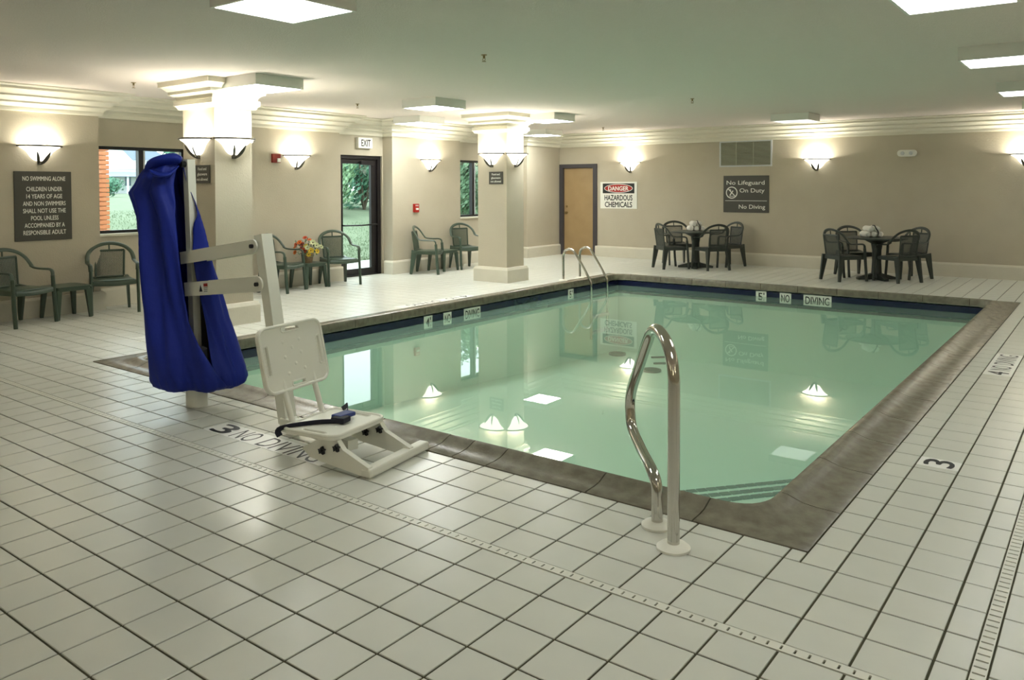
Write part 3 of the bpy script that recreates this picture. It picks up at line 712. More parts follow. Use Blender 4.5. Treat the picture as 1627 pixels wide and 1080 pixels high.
# ------------------------------------------------------------------ pool lift
lift = thing('pool_lift', 'white pool lift with folding arms and plastic bucket seat', 'pool lift', (-1.19, 1.62, 0))
LX, LY = -1.19, 1.62
def lp(x, y, z): return (x-LX, y-LY, z)
mst = MB(); mst.lathe([(0, 0), (.076, 0), (.076, .42), (.05, .44), (0, .44)], 28); mst.build('base_post', M_lift, lift, smooth=40)
mst = MB(); mst.bar((0, 0, .40), (-.05, -.01, 1.81), .062, .062, up=(0, 1, 0)); mst.build('mast', M_lift, lift)
mst = MB(); mst.bar((.02, .05, .3), (-.02, .045, 1.30), .05, .05); mst.build('actuator', M_bronze, lift)
for s_ in (0,):
    MB().tube([(-.05, -.04, 1.775), (-.05, -.075, 1.775)], .022, 14).build('mast_knob', M_blk2, lift, smooth=40)
def plate_arm(name, a, b_, h):
    a, b_ = Vector(a), Vector(b_); d = (b_-a).normalized(); n = Vector((-d.z, 0, d.x)); yy = Vector((0, 1, 0)); L_ = (b_-a).length
    poly = [(0, -h/2), (L_, -h/2)] + [(L_+h/2*math.cos(math.radians(q)), h/2*math.sin(math.radians(q))) for q in range(-75, 76, 15)] + [(L_, h/2), (0, h/2)]
    o = None
    mb = MB()
    for y_ in (-.062, .05):
        Mx = Matrix(((d.x, n.x, 0, a.x), (0, 0, -1, a.y+y_+.012), (d.z, n.z, 0, a.z), (0, 0, 0, 1)))
        mb.prism(poly, .012, Mx)
    mb.bar(a+yy*.0+n*h*.42, b_+yy*.0+n*h*.42-d*.05, .10, .008, up=n)
    return mb.build(name, M_lift, lift)
ya = LY-.02
ua = plate_arm('upper_arm', lp(-1.25, ya, 1.09), lp(-.375, ya, 1.215), .088)
la = plate_arm('lower_arm', lp(-1.20, ya, .865), lp(-.325, ya, .965), .10)
for (x, z) in ((-.375, 1.215), (-.325, .965)):
    MB().lathe([(0, -.085), (.014, -.085), (.014, .08), (0, .08)], 12, Matrix.Translation(lp(x, ya, z)) @ Matrix.Rotation(math.pi/2, 4, 'X')).build('pivot_bolt', M_blk2, lift)
link = MB(); link.bar(lp(-.345, ya, 1.29), lp(-.10, ya, .07), .085, .085, up=(0, 1, 0)); lk = link.build('link_bar', M_lift, lift)
# stickers
def on_plate(x, z, w_, h_, m, nm, par, y_=-.0635, d=.0006, ang=.11):
    Mx = frame_m(lp(x, ya+y_-d, z), (math.cos(ang), 0, math.sin(ang)), (-math.sin(ang), 0, math.cos(ang)))
    mb = MB(); mb.box(-w_/2, w_/2, -h_/2, h_/2, 0, .0005, Mx); return mb.build(nm, m, par)
on_plate(-.955, .895, .10, .08, M_white, 'warning_sticker', lift, d=.0003)
on_plate(-.925, .918, .05, .022, M_red, 'sticker_header', lift, d=.001)
for q in (.898, .885, .872): on_plate(-.925, q, .045, .004, M_black, 'sticker_line', lift, d=.001)
tri = MB(); Mx = frame_m(lp(-.985, ya-.065, .888), (1, 0, .11), (-.11, 0, 1)); tri.prism([(-.02, -.022), (.022, -.022), (0, .028)], .0005, Mx); tri.build('warning_triangle', M_black, lift)
# seat assembly in its own turned frame
seat = bpy.data.objects.new('seat', None); C.objects.link(seat); seat.parent = lift; seat.empty_display_size = .1
UA = math.radians(9)
SO = Vector((.30, 1.45, 0))      # back middle of the seat pan on the floor plan
seat.location = (SO.x-LX, SO.y-LY, 0); seat.rotation_euler = (0, 0, UA)
# local: x forward, y to the sitter's left, z up
def slotted_plate(poly_size, slots, th, m, name, M, dimples=()):
    """rounded plate with raised rim, slots cut as real openings"""
    W_, H_ = poly_size; bm = bmesh.new()
    out = [bm.verts.new((x, y, 0)) for x, y in rounded(-W_/2, W_/2, -H_/2, H_/2, .07, 6)]
    edges = [bm.edges.new((out[i], out[(i+1) % len(out)])) for i in range(len(out))]
    for (cx, cy, sw, sh) in slots:
        vs = [bm.verts.new((x, y, 0)) for x, y in rounded(cx-sw/2, cx+sw/2, cy-sh/2, cy+sh/2, min(sw, sh)*.45, 3)]
        edges += [bm.edges.new((vs[i], vs[(i+1) % len(vs)])) for i in range(len(vs))]
    bmesh.ops.triangle_fill(bm, edges=edges, use_beauty=True)
    r = bmesh.ops.extrude_face_region(bm, geom=bm.faces[:])
    bmesh.ops.translate(bm, vec=(0, 0, th), verts=[g_ for g_ in r['geom'] if isinstance(g_, bmesh.types.BMVert)])
    bm.verts.index_update(); mb = MB(); mb.add([v.co[:] for v in bm.verts], [[v.index for v in f.verts] for f in bm.faces], M); bm.free()
    rim = [Vector((x, y, th)) for x, y in rounded(-W_/2+.008, W_/2-.008, -H_/2+.008, H_/2-.008, .062, 6)]; rim.append(rim[0])
    mb.tube([M @ q for q in rim], .010, 8, cap=False)
    for (cx, cy, sw, sh) in slots:
        rr = [Vector((x, y, th)) for x, y in rounded(cx-sw/2-.006, cx+sw/2+.006, cy-sh/2-.006, cy+sh/2+.006, min(sw, sh)*.5, 3)]; rr.append(rr[0])
        mb.tube([M @ q for q in rr], .004, 6, cap=False)
    for (cx, cy) in dimples: mb.lathe([(0, .003), (.008, .0025), (.012, 0), (.012, -.001)], 10, M @ T(cx, cy, th))
    return mb.build(name, m, seat, smooth=35)
tilt = math.radians(13)
MP = Matrix(((1, 0, 0, .20), (0, 1, 0, 0), (0, 0, 1, .185), (0, 0, 0, 1)))
slotted_plate((.42, .49), [(.02, .20, .16, .022), (.02, -.20, .16, .022)], .022, M_seat, 'seat_pan', MP, [(.0, .0), (.07, .07), (.07, -.07), (-.07, .07), (-.07, -.07)])
# backrest: plate x axis = sitter's left (local y), plate y axis = up and back
MBk = Matrix(((0, -math.sin(tilt), math.cos(tilt), -.125), (1, 0, 0, -.005), (0, math.cos(tilt), math.sin(tilt), .575), (0, 0, 0, 1)))
slotted_plate((.54, .40), [(-.222, 0, .018, .17), (.222, 0, .018, .17), (.0, .165, .14, .02), (.0, -.165, .10, .016)], .022, M_seat, 'backrest', MBk,
              [(-.08, .09), (.06, .09), (-.01, .05), (-.08, .0), (.06, .01), (.0, -.05), (-.07, -.10), (.07, -.09)])
for s_ in (-1, 1): MB().tube(smooth_path([(-.165, s_*.13, .66), (-.045, s_*.13, .32), (-.01, s_*.13, .22), (.03, s_*.13, .165)], 4), .018, 12).build('back_tube', M_seat, seat, smooth=60)
MB().bar((-.36, .205, .075), (.34, .0, .09), .07, .06).build('support_beam', M_lift, seat)
MB().bbox(-.40, -.31, .16, .26, .02, .11, .01).build('carriage_block', M_lift, seat)
for s_ in (-1, 1):
    p = MB(); Mx = Matrix(((1, 0, 0, 0), (0, 0, 1, s_*.195-.0175), (0, 1, 0, 0), (0, 0, 0, 1)))
    p.prism([(.14, .105), (.28, .182), (.40, .182), (.44, .135), (.62, .062), (.62, .012), (.56, .012), (.30, .045), (.20, .06)], .035, Mx)
    p.build('side_frame', M_seat, seat)
    for (kx, kz) in ((.30, .115), (.405, .145)):
        k = MB(); n_ = 5; poly = [((.024 if i % 2 == 0 else .013)*math.cos(math.pi*i/n_+.3), (.024 if i % 2 == 0 else .013)*math.sin(math.pi*i/n_+.3)) for i in range(2*n_)]
        k.prism(poly, .022, Matrix(((1, 0, 0, kx), (0, 0, -1, s_*.195-.018), (0, 1, 0, kz), (0, 0, 0, 1)))); k.lathe([(0, 0), (.010, 0), (.010, .03), (0, .03)], 10, Matrix(((1, 0, 0, kx), (0, 0, -1, s_*.195-.018), (0, 1, 0, kz), (0, 0, 0, 1))))
        k.build('star_knob', M_blk2, seat)
MB().bbox(.565, .635, -.215, .36, .004, .056, .012).build('footrest', M_seat, seat)
# belt
bl = smooth_path([(.0, -.243, .16), (-.005, -.252, .19), (.03, -.235, .215), (.14, -.10, .222), (.235, -.03, .224)], 4)
MB().tube(bl, .004, 6, r2=.020, up=(0, 0, 1)).build('belt', M_strap, seat)
MB().bbox(.20, .29, -.06, .02, .212, .245, .006, Matrix.Rotation(.1, 4, 'Z')).build('belt_latch', M_strap, seat)
MB().bbox(.17, .25, .02, .15, .222, .248, .008, Matrix.Rotation(-.1, 4, 'Z')).build('belt_buckle', M_buckle, seat)
MB().tube(smooth_path([(.20, .12, .235), (.16, .17, .26), (.10, .215, .23), (.03, .25, .19)], 4), .003, 6, r2=.018).build('belt', M_strap, seat)

# ------------------------------------------------------------------ blue cover draped over the mast
Lx = Vector((math.cos(YAW), math.sin(YAW), 0)); Dx = Vector((-math.sin(YAW), math.cos(YAW), 0))   # across and away from the pool deck side
LV = [ # z, left, right, front, back, left flap edge, right flap edge (metres across from the mast foot), fold depth
 (1.80, -.22, -.09, -.05, .05, -.10, -.09, .004), (1.775, -.30, -.085, -.07, .09, -.10, -.085, .008), (1.74, -.355, -.08, -.09, .12, -.105, -.08, .012), (1.69, -.385, -.075, -.10, .13, -.11, -.075, .02), (1.63, -.41, -.065, -.12, .14, -.11, -.065, .024),
 (1.57, -.455, -.045, -.12, .15, -.105, -.045, .026), (1.50, -.43, -.02, -.12, .15, -.10, -.02, .028), (1.40, -.40, .01, -.13, .16, -.095, .005, .03), (1.25, -.395, .05, -.13, .16, -.08, .03, .03), (1.10, -.39, .09, -.14, .16, -.065, .045, .03),
 (.95, -.375, .125, -.15, .17, -.045, .07, .032), (.80, -.365, .16, -.16, .18, -.02, .095, .032), (.65, -.35, .195, -.17, .19, .01, .12, .03), (.50, -.335, .245, -.18, .20, .08, .14, .03), (.38, -.32, .285, -.19, .21, .15, .16, .028),
 (.28, -.325, .325, -.19, .21, .21, .18, .024), (.21, -.325, .34, -.18, .20, .25, .19, .02), (.165, -.31, .335, -.16, .18, .27, .19, .016), (.14, -.27, .29, -.13, .15, .24, .17, .012), (.135, -.18, .20, -.09, .10, .16, .13, .004)]
cv = MB(); NR = 110; rows = smooth_rows = []
def lerp_rows(A, n):
    out = []
    for a, b_ in zip(A[:-1], A[1:]):
        for i in range(n): out.append(tuple(p+(q-p)*i/n for p, q in zip(a, b_)))
    return out + [A[-1]]
rows = lerp_rows(LV, 3)
for (z, l, r, f, bk, fe, re, fd) in rows:
    c_, hw = (l+r)/2, (r-l)/2
    def ang(e, front=True):
        x = max(-.999, min(.999, (e-c_)/hw)); return math.acos(x)
    aL = 2*math.pi-ang(fe)       # front is negative depth, so angles run pi..2pi in front
    aR = 2*math.pi-ang(max(min(re, r-.0005), l+.01))
    start, end = aL, (aR-2*math.pi)
    if z < .6: start = aL
    for i in range(NR+1):
        u = i/NR; a = start+(end-start)*u           # from the left flap edge round the back to the right flap edge
        x = c_+hw*math.cos(a); dpt = (bk if math.sin(a) > 0 else -f)*math.sin(a)
        fold = fd*(math.sin(a*5+z*1.2)+.55*math.sin(a*9-z*2.6)+.22*math.sin(a*17+z*3.1)+(.35*math.sin(a*31) if z < .25 else 0))*(.5+.5*min(1, (1.8-z)/.5))
        x += fold*math.cos(a); dpt += fold*math.sin(a)
        if z < .7: dpt -= .03*(1-u)*min(1, (.7-z)/.3)   # left flap laps over the right one
        P = Vector((LX, LY, 0)) + Lx*x + Dx*dpt + Vector((0, 0, z+.006*math.sin(a*7) if z < .2 else z))
        cv.v.append(tuple(P))
for j in range(len(rows)-1):
    for i in range(NR): cv.f.append((j*(NR+1)+i, j*(NR+1)+i+1, (j+1)*(NR+1)+i+1, (j+1)*(NR+1)+i))
co = cv.build('lift_cover', M_cover, smooth=80); tag(co, 'royal blue cloth cover draped over the lift mast', 'cover')
so = co.modifiers.new('thickness', 'SOLIDIFY'); so.thickness = .004
# hood of the cover, gathered and tied at the mast head
hd = MB(); hp = [(-.33, -.03, 1.72), (-.28, -.045, 1.775), (-.20, -.05, 1.80), (-.12, -.05, 1.815), (-.075, -.04, 1.80)]
hs = smooth_path([tuple(Vector((LX, LY, 0))+Lx*x+Dx*d+Vector((0, 0, z))) for x, d, z in hp], 5)
hd.tube(hs, .055, 14, r2=.035, radii=[.25+1.0*math.sin(math.pi*min(1, (i+2)/26)) for i in range(len(hs))])
fp = [(-.27, -.13, 1.735), (-.20, -.145, 1.70), (-.13, -.13, 1.70), (-.08, -.08, 1.76)]
fs = smooth_path([tuple(Vector((LX, LY, 0))+Lx*x+Dx*d+Vector((0, 0, z))) for x, d, z in fp], 5)
hd.tube(fs, .045, 12, r2=.016, radii=[.2+math.sin(math.pi*i/(len(fs)-1)) for i in range(len(fs))])
h_ = hd.build('hood', M_cover, co, smooth=80)
# ------------------------------------------------------------------ resin armchairs
def make_chair(m, label, loc, rz, group):
    t = thing('resin_armchair', label, 'chair', loc, rz, group)
    for s_ in (-1, 1):
        b = MB(); b.tube(smooth_path([(.27, s_*.275, 0), (.25, s_*.275, .2), (.235, s_*.272, .42), (.225, s_*.272, .56)], 3), .021, 8, r2=.026, up=(1, 0, 0)); b.build('front_leg', m, t, smooth=50)
        b = MB(); b.taper((-.19, s_*.205, .44), (-.255, s_*.235, 0), .035, .11, .03, .045); b.build('rear_leg', m, t)
        b = MB(); b.tube(smooth_path([(.226, s_*.272, .55), (.215, s_*.275, .605), (.17, s_*.278, .630), (.05, s_*.28, .632), (-.06, s_*.28, .64), (-.12, s_*.275, .665)], 4), .026, 8, r2=.014, up=(0, 0, 1)); b.build('arm', m, t, smooth=50)
    hoop = [(-.10, -.276, .655), (-.135, -.272, .70), (-.175, -.25, .765), (-.21, -.19, .825), (-.235, -.10, .862), (-.24, 0, .875), (-.235, .10, .862), (-.21, .19, .825), (-.175, .25, .765), (-.135, .272, .70), (-.10, .276, .655)]
    MB().tube(smooth_path(hoop, 3), .026, 8, r2=.014, up=(1, 0, 0)).build('back_hoop', m, t, smooth=50)
    se = MB(); n = 8
    se.bbox(-.22, .245, -.235, .235, .405, .43, .010)
    se.tube(smooth_path([(.245, -.25, .395), (.262, -.1, .385), (.265, 0, .383), (.262, .1, .385), (.245, .25, .395)], 3), .012, 8, r2=.028, up=(0, 0, 1))
    for s_ in (-1, 1): se.bar((.24, s_*.245, .395), (-.21, s_*.215, .395), .022, .055)
    se.bar((-.21, -.215, .395), (-.21, .215, .395), .022, .055); se.build('seat', m, t, smooth=40)
    # back panel: frame and woven lattice
    def bp(u, v): return Vector((-.20-.045*v-.02*(1-u*u)*0, u*(.165+.015*v), .44+.34*v))
    fr_ = MB()
    for s_ in (-1, 1): fr_.tube([bp(s_, v/6) for v in range(7)], .014, 6, r2=.012)
    fr_.tube([bp(u/4, 1) for u in range(-4, 5)], .012, 6, r2=.016); fr_.tube([bp(u/4, 0) for u in range(-4, 5)], .012, 6, r2=.012)
    fr_.tube([bp(0, 1), bp(0, 1.12)+Vector((.0, 0, .03))], .01, 6); fr_.build('back_frame', m, t, smooth=50)
    la_ = MB(); k = 17
    for i in range(-3*k//2, k//2+1):
        for sg in (1, -1):
            # diagonal strands across the unit panel
            u0, u1 = i/k*2, i/k*2+2; a, b_ = (u0, 0), (u1, 1)
            if a[0] < -1: tt = (-1-a[0])/2; a = (-1, tt)
            if b_[0] > 1: tt = (1-u0)/2; b_ = (1, tt)
            if a[0] > 1 or b_[0] < -1 or a[0] >= b_[0]: continue
            p, q = bp(sg*a[0], a[1]), bp(sg*b_[0], b_[1]); la_.bar(p, q, (.0045 if sg > 0 else .006), .004, up=(1, 0, .2))
    la_.build('woven_back', m, t)['kind'] = 'stuff'
    return t
GW = 'green resin armchairs along the left wall'; GT1 = 'dark resin armchairs around the left table'; GT2 = 'dark resin armchairs around the right table'
def facing(x, y): return math.atan2(y, x)
ch = make_chair(M_green, 'green resin armchair cut by the left edge, under the rules sign', (-6.14, 2.36, 0), facing(.94, .33), GW)
for (x, y, f, lb) in ((-6.06, 3.44, (.95, -.33), 'green resin armchair under the near window'), (-5.97, 6.20, (.93, .38), 'green resin armchair partly behind the lift arms'),
                      (-5.96, 7.17, (.95, -.30), 'green resin armchair directly left of the exit door'), (-5.95, 9.50, (.86, .50), 'green resin armchair seen from its side, right of the exit door'),
                      (-5.96, 10.46, (.95, -.30), 'green resin armchair partly hidden by the far column')):
    n = Vector(f).normalized(); dup(ch, (x-n.x*.255+.05, y-n.y*.255, 0), facing(*f), lb, GW)
ch2 = None
for (x, y, f, lb, g_) in ((-2.86, 12.88, (.60, .80), 'dark armchair at the left table, nearest the ladder', GT1), (-3.12, 13.78, (.72, -.70), 'dark armchair behind the left table, facing the viewer', GT1),
                          (-2.08, 13.10, (-.80, .60), 'dark armchair at the left table seen from behind', GT1), (-2.12, 13.98, (-.45, -.85), 'dark armchair against the wall, right of the left table', GT1),
                          (.44, 12.72, (.58, .81), 'leftmost dark armchair at the right table', GT2), (.42, 13.62, (.72, -.70), 'dark armchair behind the right table, facing the viewer', GT2),
                          (1.26, 13.05, (-.80, .60), 'dark armchair on the right side of the right table seen from behind', GT2), (1.30, 13.74, (-.55, -.75), 'dark armchair tucked behind the rightmost one, shiny rim', GT2)):
    if ch2 is None: ch2 = make_chair(M_dgreen, lb, (x, y, 0), facing(*f), g_)
    else: dup(ch2, (x, y, 0), facing(*f), lb, g_)

# low side tables
def make_low(label, loc, rz):
    t = thing('side_table', label, 'table', loc, rz, 'low green side tables between the armchairs')
    mb = MB(); mb.prism(rounded(-.22, .22, -.22, .22, .05), .022, Matrix.Translation((0, 0, .378)))
    mb.prism(rounded(-.205, .205, -.205, .205, .045), .035, Matrix.Translation((0, 0, .345))); mb.build('tabletop', M_green, t, smooth=30)
    for sx in (-1, 1):
        for sy in (-1, 1): MB().taper((sx*.175, sy*.175, .36), (sx*.20, sy*.20, 0), .06, .05, .035, .03).build('leg', M_green, t)
    return t
lt_ = make_low('low green side table between the two leftmost armchairs', (-6.22, 2.93, 0), .05)
dup(lt_, (-6.22, 6.68, 0), 0, 'low green side table carrying the flower pot')
dup(lt_, (-6.22, 9.93, 0), 0, 'low green side table right of the exit door')

# round tables
def make_round(label, loc, rz):
    t = thing('round_table', label, 'table', loc, rz, 'dark round resin tables by the back wall')
    MB().lathe([(0, .70), (.47, .70), (.49, .705), (.495, .715), (.49, .727), (.47, .732), (0, .732)], 48).build('tabletop', M_dgreen, t, smooth=40)
    p = MB(); prof = [(.06, .02), (.115, .03), (.085, .12), (.075, .3), (.075, .5), (.095, .62), (.20, .675), (.23, .70), (.0, .70)]
    n = 32; vs = []
    for r, z in prof:
        for j in range(n): a = 2*math.pi*j/n; q = r*(1-.06*(j % 4 == 0)); vs.append((q*math.cos(a), q*math.sin(a), z))
    fs = [(i*n+j, i*n+(j+1) % n, (i+1)*n+(j+1) % n, (i+1)*n+j) for i in range(len(prof)-1) for j in range(n)]
    p.add(vs, fs); p.build('pedestal', M_dgreen, t, smooth=35)
    for k in range(4):
        a = math.pi/2*k+.4; c, s_ = math.cos(a), math.sin(a)
        MB().taper((c*.05, s_*.05, .06), (c*.34, s_*.34, .018), .09, .11, .075, .036, side=(-s_, c, 0)).build('foot', M_dgreen, t)
    return t
rt = make_round('dark round table near the ladder corner, towels on top', (-2.50, 13.28, 0), 0)
dup(rt, (.88, 13.20, 0), .3, 'dark round table on the right, towels on top')
# rolled towels
def towel(x, y, z, ax, label, group, L_=.26, r=.052):
    mb = MB(); n = 22
    prof = [(0, -L_/2), (r*.55, -L_/2), (r*.9, -L_/2+.012), (r, -L_/2+.03), (r, L_/2-.03), (r*.9, L_/2-.012), (r*.55, L_/2), (0, L_/2)]
    M = Matrix.Translation((x, y, z)) @ Matrix.Rotation(ax, 4, 'Z') @ Matrix.Rotation(math.pi/2, 4, 'Y') @ Matrix.Rotation(rnd.uniform(0, 3), 4, 'Z')
    mb.lathe(prof, n, M)
    # loose outer edge of the roll
    mb.box(-r*1.05, -r*.8, -.004, .012, -L_/2+.02, L_/2-.02, M)
    for e in (-1, 1):
        sp_ = [M @ Vector((q*.0011*r/.052*math.cos(q*.55), q*.0011*r/.052*math.sin(q*.55), e*(L_/2-.001))) for q in range(2, 36)]
        mb.tube(sp_, .0022, 5)
    o = mb.build('rolled_towel', M_towel, smooth=50); tag(o, label, 'towel', group); return o
for (cx, cy, nm) in ((-2.50, 13.28, 'left'), (.80, 13.15, 'right')):
    gname = 'white rolled towels on the %s table' % nm; dx = Lx*.108; k = 0
    for i, pos in ((-1, 'lower left'), (0, 'lower middle'), (1, 'lower right')):
        towel(cx+dx.x*i, cy+dx.y*i, .732+.052, YAW+math.pi/2, 'white rolled towel, %s of the pile on the %s round table' % (pos, nm), gname)
    for i, pos in ((-.5, 'upper left'), (.5, 'upper right')):
        towel(cx+dx.x*i, cy+dx.y*i, .732+.052+.091, YAW+math.pi/2, 'white rolled towel, %s of the pile on the %s round table' % (pos, nm), gname)
    c = Vector((cx, cy, .733)); ring = []
    for u, z in ((.06, .0), (.16, .02), (.165, .07), (.12, .145), (.055, .197)): ring.append(c+Lx*u*1.0+Dx*-.05+Vector((0, 0, z)))
    rb = MB().tube(smooth_path([c+Lx*.055-Dx*.134+Vector((0, 0, .03)), c+Lx*.06-Dx*.136+Vector((0, 0, .09)), c+Lx*.02-Dx*.136+Vector((0, 0, .155)), c+Lx*.01-Dx*.10+Vector((0, 0, .2)), c+Lx*.02+Vector((0, 0, .2))], 4), .003, 6, r2=.010).build('towel_tie', M_black)
    tag(rb, 'thin black tie around the towel pile on the %s table' % nm, 'tie')

# flower pot
fpot = thing('flower_arrangement', 'pot of orange, red and yellow flowers on a low table', 'flowers', (-6.22, 6.66, .40))
MB().lathe([(0, .0), (.075, .0), (.08, .01), (.10, .14), (.108, .145), (.108, .16), (.09, .16), (.085, .10), (0, .09)], 24).build('pot', mat('tan_wicker_pot', sr(150, 128, 100), .7, noise=(30, .8, sr(120, 98, 72))), fpot, smooth=40)
fm = [mat('orange_petals', sr(228, 120, 44), .6), mat('red_petals', sr(176, 44, 34), .6), mat('yellow_petals', sr(226, 196, 66), .6), mat('cream_petals', sr(216, 222, 176), .6), mat('deep_orange_petals', sr(214, 86, 42), .6)]
M_eye = mat('brown_flower_eye', sr(70, 40, 24), .8)
bl_mesh = {}
def blossom(k, p, r, n, M_):
    if (k, n) not in bl_mesh:
        mb = MB()
        for ring, (rr, lift_) in enumerate(((1, .25), (.72, .5))):
            for i in range(n):
                a = 2*math.pi*(i+.5*ring)/n; c, s_ = math.cos(a), math.sin(a); w_ = .34*rr
                pts = [(.12*c, .12*s_, .05), ((.6*c-w_*s_)*rr, (.6*s_+w_*c)*rr, lift_*.7), (1.0*c*rr, 1.0*s_*rr, lift_), ((.6*c+w_*s_)*rr, (.6*s_-w_*c)*rr, lift_*.7), (.6*c*rr, .6*s_*rr, lift_*.45)]
                mb.add(pts, [(0, 1, 4), (1, 2, 4), (2, 3, 4), (3, 0, 4)])
        bl_mesh[(k, n)] = mb.mesh('blossom', fm[k])
        e = MB(); e.lathe([(0, .28), (.14, .24), (.17, .12), (.1, 0)], 10); bl_mesh[('eye',)] = e.mesh('flower_eye', M_eye)
    o = bpy.data.objects.new('blossom', bl_mesh[(k, n)]); C.objects.link(o); o.parent = fpot; o.matrix_local = M_ @ Matrix.Scale(r, 4)
    q = bpy.data.objects.new('flower_eye', bl_mesh[('eye',)]); C.objects.link(q); q.parent = o
FL = [(-.23, .24, 0), (-.20, .17, 0), (-.17, .30, 4), (-.12, .22, 1), (-.06, .30, 1), (-.02, .40, 4), (.03, .36, 0), (-.03, .20, 4), (.05, .25, 3), (.10, .31, 3), (.15, .33, 3), (.11, .20, 2), (.17, .17, 2), (.22, .19, 2), (.20, .28, 3), (-.05, .10, 4), (.07, .14, 2), (-.10, .33, 0), (.25, .25, 3), (0, .27, 2)]
stems = MB(); leaves = MB()
for i, (u, z, k) in enumerate(FL):
    dpt = -.06-.10*rnd.random() if i % 3 else .04
    p = Lx*u*.85+Dx*dpt+Vector((0, 0, z))
    d = (p-Vector((0, 0, .12))+Vector((0, 0, .05))-Dx*.16).normalized(); q = d.to_track_quat('Z', 'Y').to_matrix().to_4x4()
    blossom(k, p, rnd.uniform(.042, .058), 6+i % 3, Matrix.Translation(p) @ q)
    stems.tube([(0, 0, .10), p*.5+Vector((0, 0, .10)), p], .003, 5)
    for j in range(7):
        c = p*rnd.uniform(.4, 1.0)+Vector((rnd.uniform(-.05, .05), rnd.uniform(-.05, .05), rnd.uniform(-.02, .05))); dv = Vector((rnd.uniform(-1, 1), rnd.uniform(-1, 1), rnd.uniform(-.2, .8))).normalized(); sd = dv.cross(Vector((0, 0, 1))).normalized()
        leaves.add([c, c+dv*.04+sd*.014, c+dv*.085, c+dv*.04-sd*.014], [(0, 1, 2, 3)])
stems.build('stems', M_leafC, fpot); leaves.build('leaves', M_leafC, fpot)['kind'] = 'stuff'

# ------------------------------------------------------------------ outdoors
def ground_z(x, y): 
    t_ = max(0, min(1, (-9.6-x)/7)); return -.06+1.0*t_*t_*(3-2*t_)
g_ = MB(); nx, ny = 60, 40
xs = [-7.1-170*(i/nx)**2.2 for i in range(nx+1)]; ysg = [-25+170*j/ny for j in range(ny+1)]
for x in xs:
    for y in ysg: g_.v.append((x, y, ground_z(x, y)+.03*math.sin(x*.9+y*.6)*(x < -11)))
for i in range(nx):
    for j in range(ny): g_.f.append((i*(ny+1)+j, (i+1)*(ny+1)+j, (i+1)*(ny+1)+j+1, i*(ny+1)+j+1))
lawn = struct(g_.build('lawn', M_grass, smooth=60), 'green lawn rising away from the windows')
wk = MB()
for k in range(8):
    wk.bbox(-9.3, -7.1, 4.2+1.5*k, 5.68+1.5*k, -.14, -.025, .01)
struct(wk.build('walkway', M_conc), 'pale concrete walkway outside the exit door')
bl_ = MB()
for i in range(16000):
    if i % 2: x = -9.6-rnd.random()**1.5*9; y = -.35*(x+7)+rnd.uniform(3.2, 9)-.0
    else: x = -9.6-rnd.random()**1.5*4.2; y = 8.4-(x+6.8)*.93+rnd.uniform(-2.5, 2.5)
    z = ground_z(x, y); a = rnd.uniform(0, 6.28); h = rnd.uniform(.02, .06); w_ = .010
    bl_.add([(x-w_*math.cos(a), y-w_*math.sin(a), z-.01), (x+w_*math.cos(a), y+w_*math.sin(a), z-.01), (x+rnd.uniform(-.03, .03), y+rnd.uniform(-.03, .03), z+h)], [(0, 1, 2)])
o = bl_.build('grass_blades', M_blade); o['kind'] = 'stuff'; tag(o, 'short grass blades on the lawn', 'grass')
bcount = 0
def shrub(x, y, r, h, m, label, trunk=False, dens=1.0, ls=.16):
    z0 = ground_z(x, y); t = thing('leafy_tree' if trunk else 'leafy_shrub', label, 'tree' if trunk else 'shrub', (x, y, z0), 0, None)
    cz = h*.62 if trunk else h*.5; rz_ = h*.40 if trunk else h*.52
    mb = MB(); n = int(2600*dens)
    lobes = [(Vector((rnd.uniform(-.45, .45)*r, rnd.uniform(-.45, .45)*r, cz+rnd.uniform(-.45, .5)*rz_)), rnd.uniform(.35, .6)) for _ in range(11)]
    for i in range(n):
        c0_, k = lobes[rnd.randrange(len(lobes))]
        d = Vector((rnd.gauss(0, 1), rnd.gauss(0, 1), rnd.gauss(0, 1))).normalized(); q = rnd.uniform(.72, 1.05)
        p = c0_ + Vector((d.x*r*k*q, d.y*r*k*q, d.z*rz_*k*1.3*q))
        if p.z < .03: p.z = .03+rnd.random()*.2
        a = (d+Vector((rnd.uniform(-.7, .7), rnd.uniform(-.7, .7), rnd.uniform(-.7, .7)))).normalized(); u = a.orthogonal().normalized(); v_ = a.cross(u); s_ = ls*rnd.uniform(.6, 1.2)
        mb.add([p-u*s_, p+v_*s_*.45, p+u*s_, p-v_*s_*.45], [(0, 1, 2, 3)])
    mb.build('foliage', m, t)['kind'] = 'stuff'
    st_ = MB()
    if trunk: st_.tube(smooth_path([(0, 0, -.1), (.05*r, 0, h*.3), (-.03*r, .04*r, h*.65)], 4), .05+.02*r, 8)
    for k in range(6):
        a = k*1.05; st_.tube([(0, 0, h*.30 if trunk else -.05), (.25*r*math.cos(a), .25*r*math.sin(a), h*.45), (.5*r*math.cos(a), .5*r*math.sin(a), h*.7)], .03, 6)
    st_.build('trunk' if trunk else 'branches', M_bark, t, smooth=50)
    return t
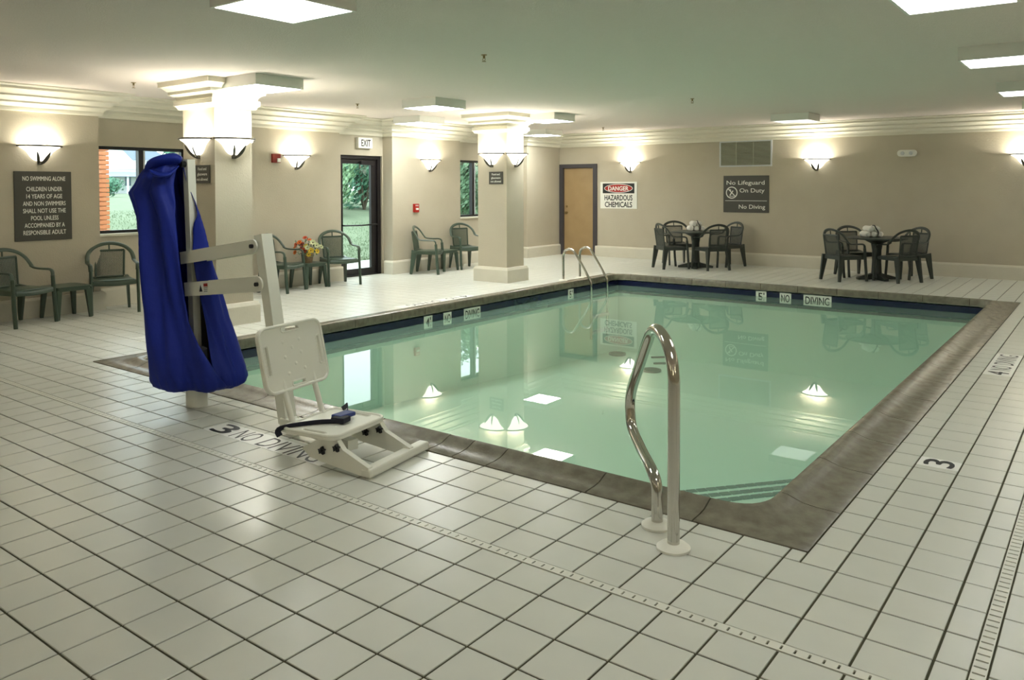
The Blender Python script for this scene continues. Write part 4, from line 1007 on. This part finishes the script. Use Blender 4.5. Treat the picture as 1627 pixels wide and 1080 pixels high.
# through the exit door and the far window
SH = [(-15.2, 14.2, 1.2, 2.2, M_leafB, 'rounded green shrub seen low through the exit door, left'), (-15.6, 16.5, 1.2, 2.4, M_leafA, 'rounded shrub seen through the exit door, centre'), (-16.4, 18.9, 1.3, 2.4, M_leafB, 'rounded shrub seen through the exit door, right'),
      (-20.5, 18.5, 2.0, 3.3, M_leafA, 'taller blue green tree filling the upper left of the exit door glass'), (-20.0, 22.6, 2.0, 3.5, M_leafA, 'taller blue green tree filling the upper right of the exit door glass'), (-25.5, 25.5, 2.4, 3.9, M_leafC, 'dark tree behind the two blue green trees')]
for i, (x, y, r, h, m_, lb) in enumerate(SH): shrub(x, y, r, h, m_, lb, trunk=(i >= 3), ls=.10 if i < 3 else .16, dens=1.3)
for i, (x, y, r, h, lb) in enumerate(((-12.4, 17.8, 1.0, 3.4, 'tall dark hedge plant in the far window, nearest the wall'), (-13.6, 20.0, 1.1, 3.6, 'tall dark hedge plant in the middle of the far window'), (-15.0, 22.4, 1.2, 3.8, 'tall dark hedge plant on the right of the far window'))):
    shrub(x, y, r, h, M_leafB if i == 1 else M_leafC, lb, ls=.09, dens=1.5)
# white house seen through the near window
hs_ = thing('white_house', 'distant white gabled house with porch seen through the near window', 'house', (-104, 54.5, ground_z(-104, 54)), math.radians(-28))
hw_ = MB(); hw_.box(-4, 4, -5, 5, 0, 4.6); hw_.build('walls', M_siding, hs_)
hw_ = MB(); hw_.prism([(-5.4, 4.5), (5.4, 4.5), (0, 7.6)], 8.6, Matrix(((0, 0, 1, -4.3), (1, 0, 0, 0), (0, 1, 0, 0), (0, 0, 0, 1)))); hw_.build('roof', M_roof, hs_)
hw_ = MB(); hw_.prism([(-3.0, 3.2), (3.0, 3.2), (0, 6.6)], 1.3, Matrix(((0, 0, 1, 4.0), (1, 0, 0, -1.4), (0, 1, 0, 0), (0, 0, 0, 1)))); hw_.box(4, 5.1, -4.1, 1.3, 0, 3.4); hw_.build('gable_wing', M_siding, hs_)
hw_ = MB(); hw_.prism([(-.9, 2.2), (3.5, 2.2), (-.9, 3.0)], 9.4, Matrix(((1, 0, 0, 5.1), (0, 0, 1, -4.7), (0, 1, 0, 0), (0, 0, 0, 1)))); hw_.build('porch_roof', M_roof, hs_)
for k in range(5): MB().box(7.9, 8.15, -4.4+k*2.15, -4.15+k*2.15, 0, 2.35).build('porch_post', M_siding, hs_)
for (y_, z_) in ((-2.5, 3.9), (-.9, 3.9), (2.6, 3.2), (-3.2, 1.0), (0, 1.0), (3.0, 1.0)):
    x_ = 5.1 if y_ < 1.2 else 4.0
    wo = MB().box(x_, x_+.1, y_-.45, y_+.45, z_-.05, z_+1.25).build('window_frame', M_siding, hs_)
    MB().box(x_+.02, x_+.12, y_-.36, y_+.36, z_+.03, z_+1.17).build('pane', mat('dusky_glass', sr(90, 110, 130), .1), wo)
# orange brick pier outside the near window
bp_ = thing('brick_pier', 'orange brick pier outside, at the left side of the near window', 'pier', (-9.2, 4.66, -.05))
MB().box(-.17, .17, -.17, .17, 0, 2.9).build('core', mat('pale_mortar', sr(214, 178, 150), .9), bp_)
bm_ = [MB().bbox(-.10, .10, -.05, .05, -.031, .031, .006).mesh('brick', M_orange), MB().bbox(-.05, .05, -.10, .10, -.031, .031, .006).mesh('brick', M_orange)]
for c in range(38):
    z = .05+.075*c
    for (x, y, k) in ((.145, -.11, 1), (.145, .11, 1), (-.02+.04*(c % 2), -.145, 0), (.145 if c % 2 else -.145, .0, 1)):
        o = bpy.data.objects.new('brick', bm_[k]); C.objects.link(o); o.parent = bp_; o.location = (x, y, z)
for i, (x, y, r, h, lb) in enumerate(((-58, 28.5, 1.6, 1.6, 'small pale shrub on the lawn in front of the white house'), (-82, 50, 3, 6.5, 'distant tree right of the white house'), (-125, 57, 4.5, 9, 'distant tree behind the left of the white house'))):
    shrub(x, y, r, h, M_leafA, lb, trunk=i > 0, ls=.3 if i else .12)
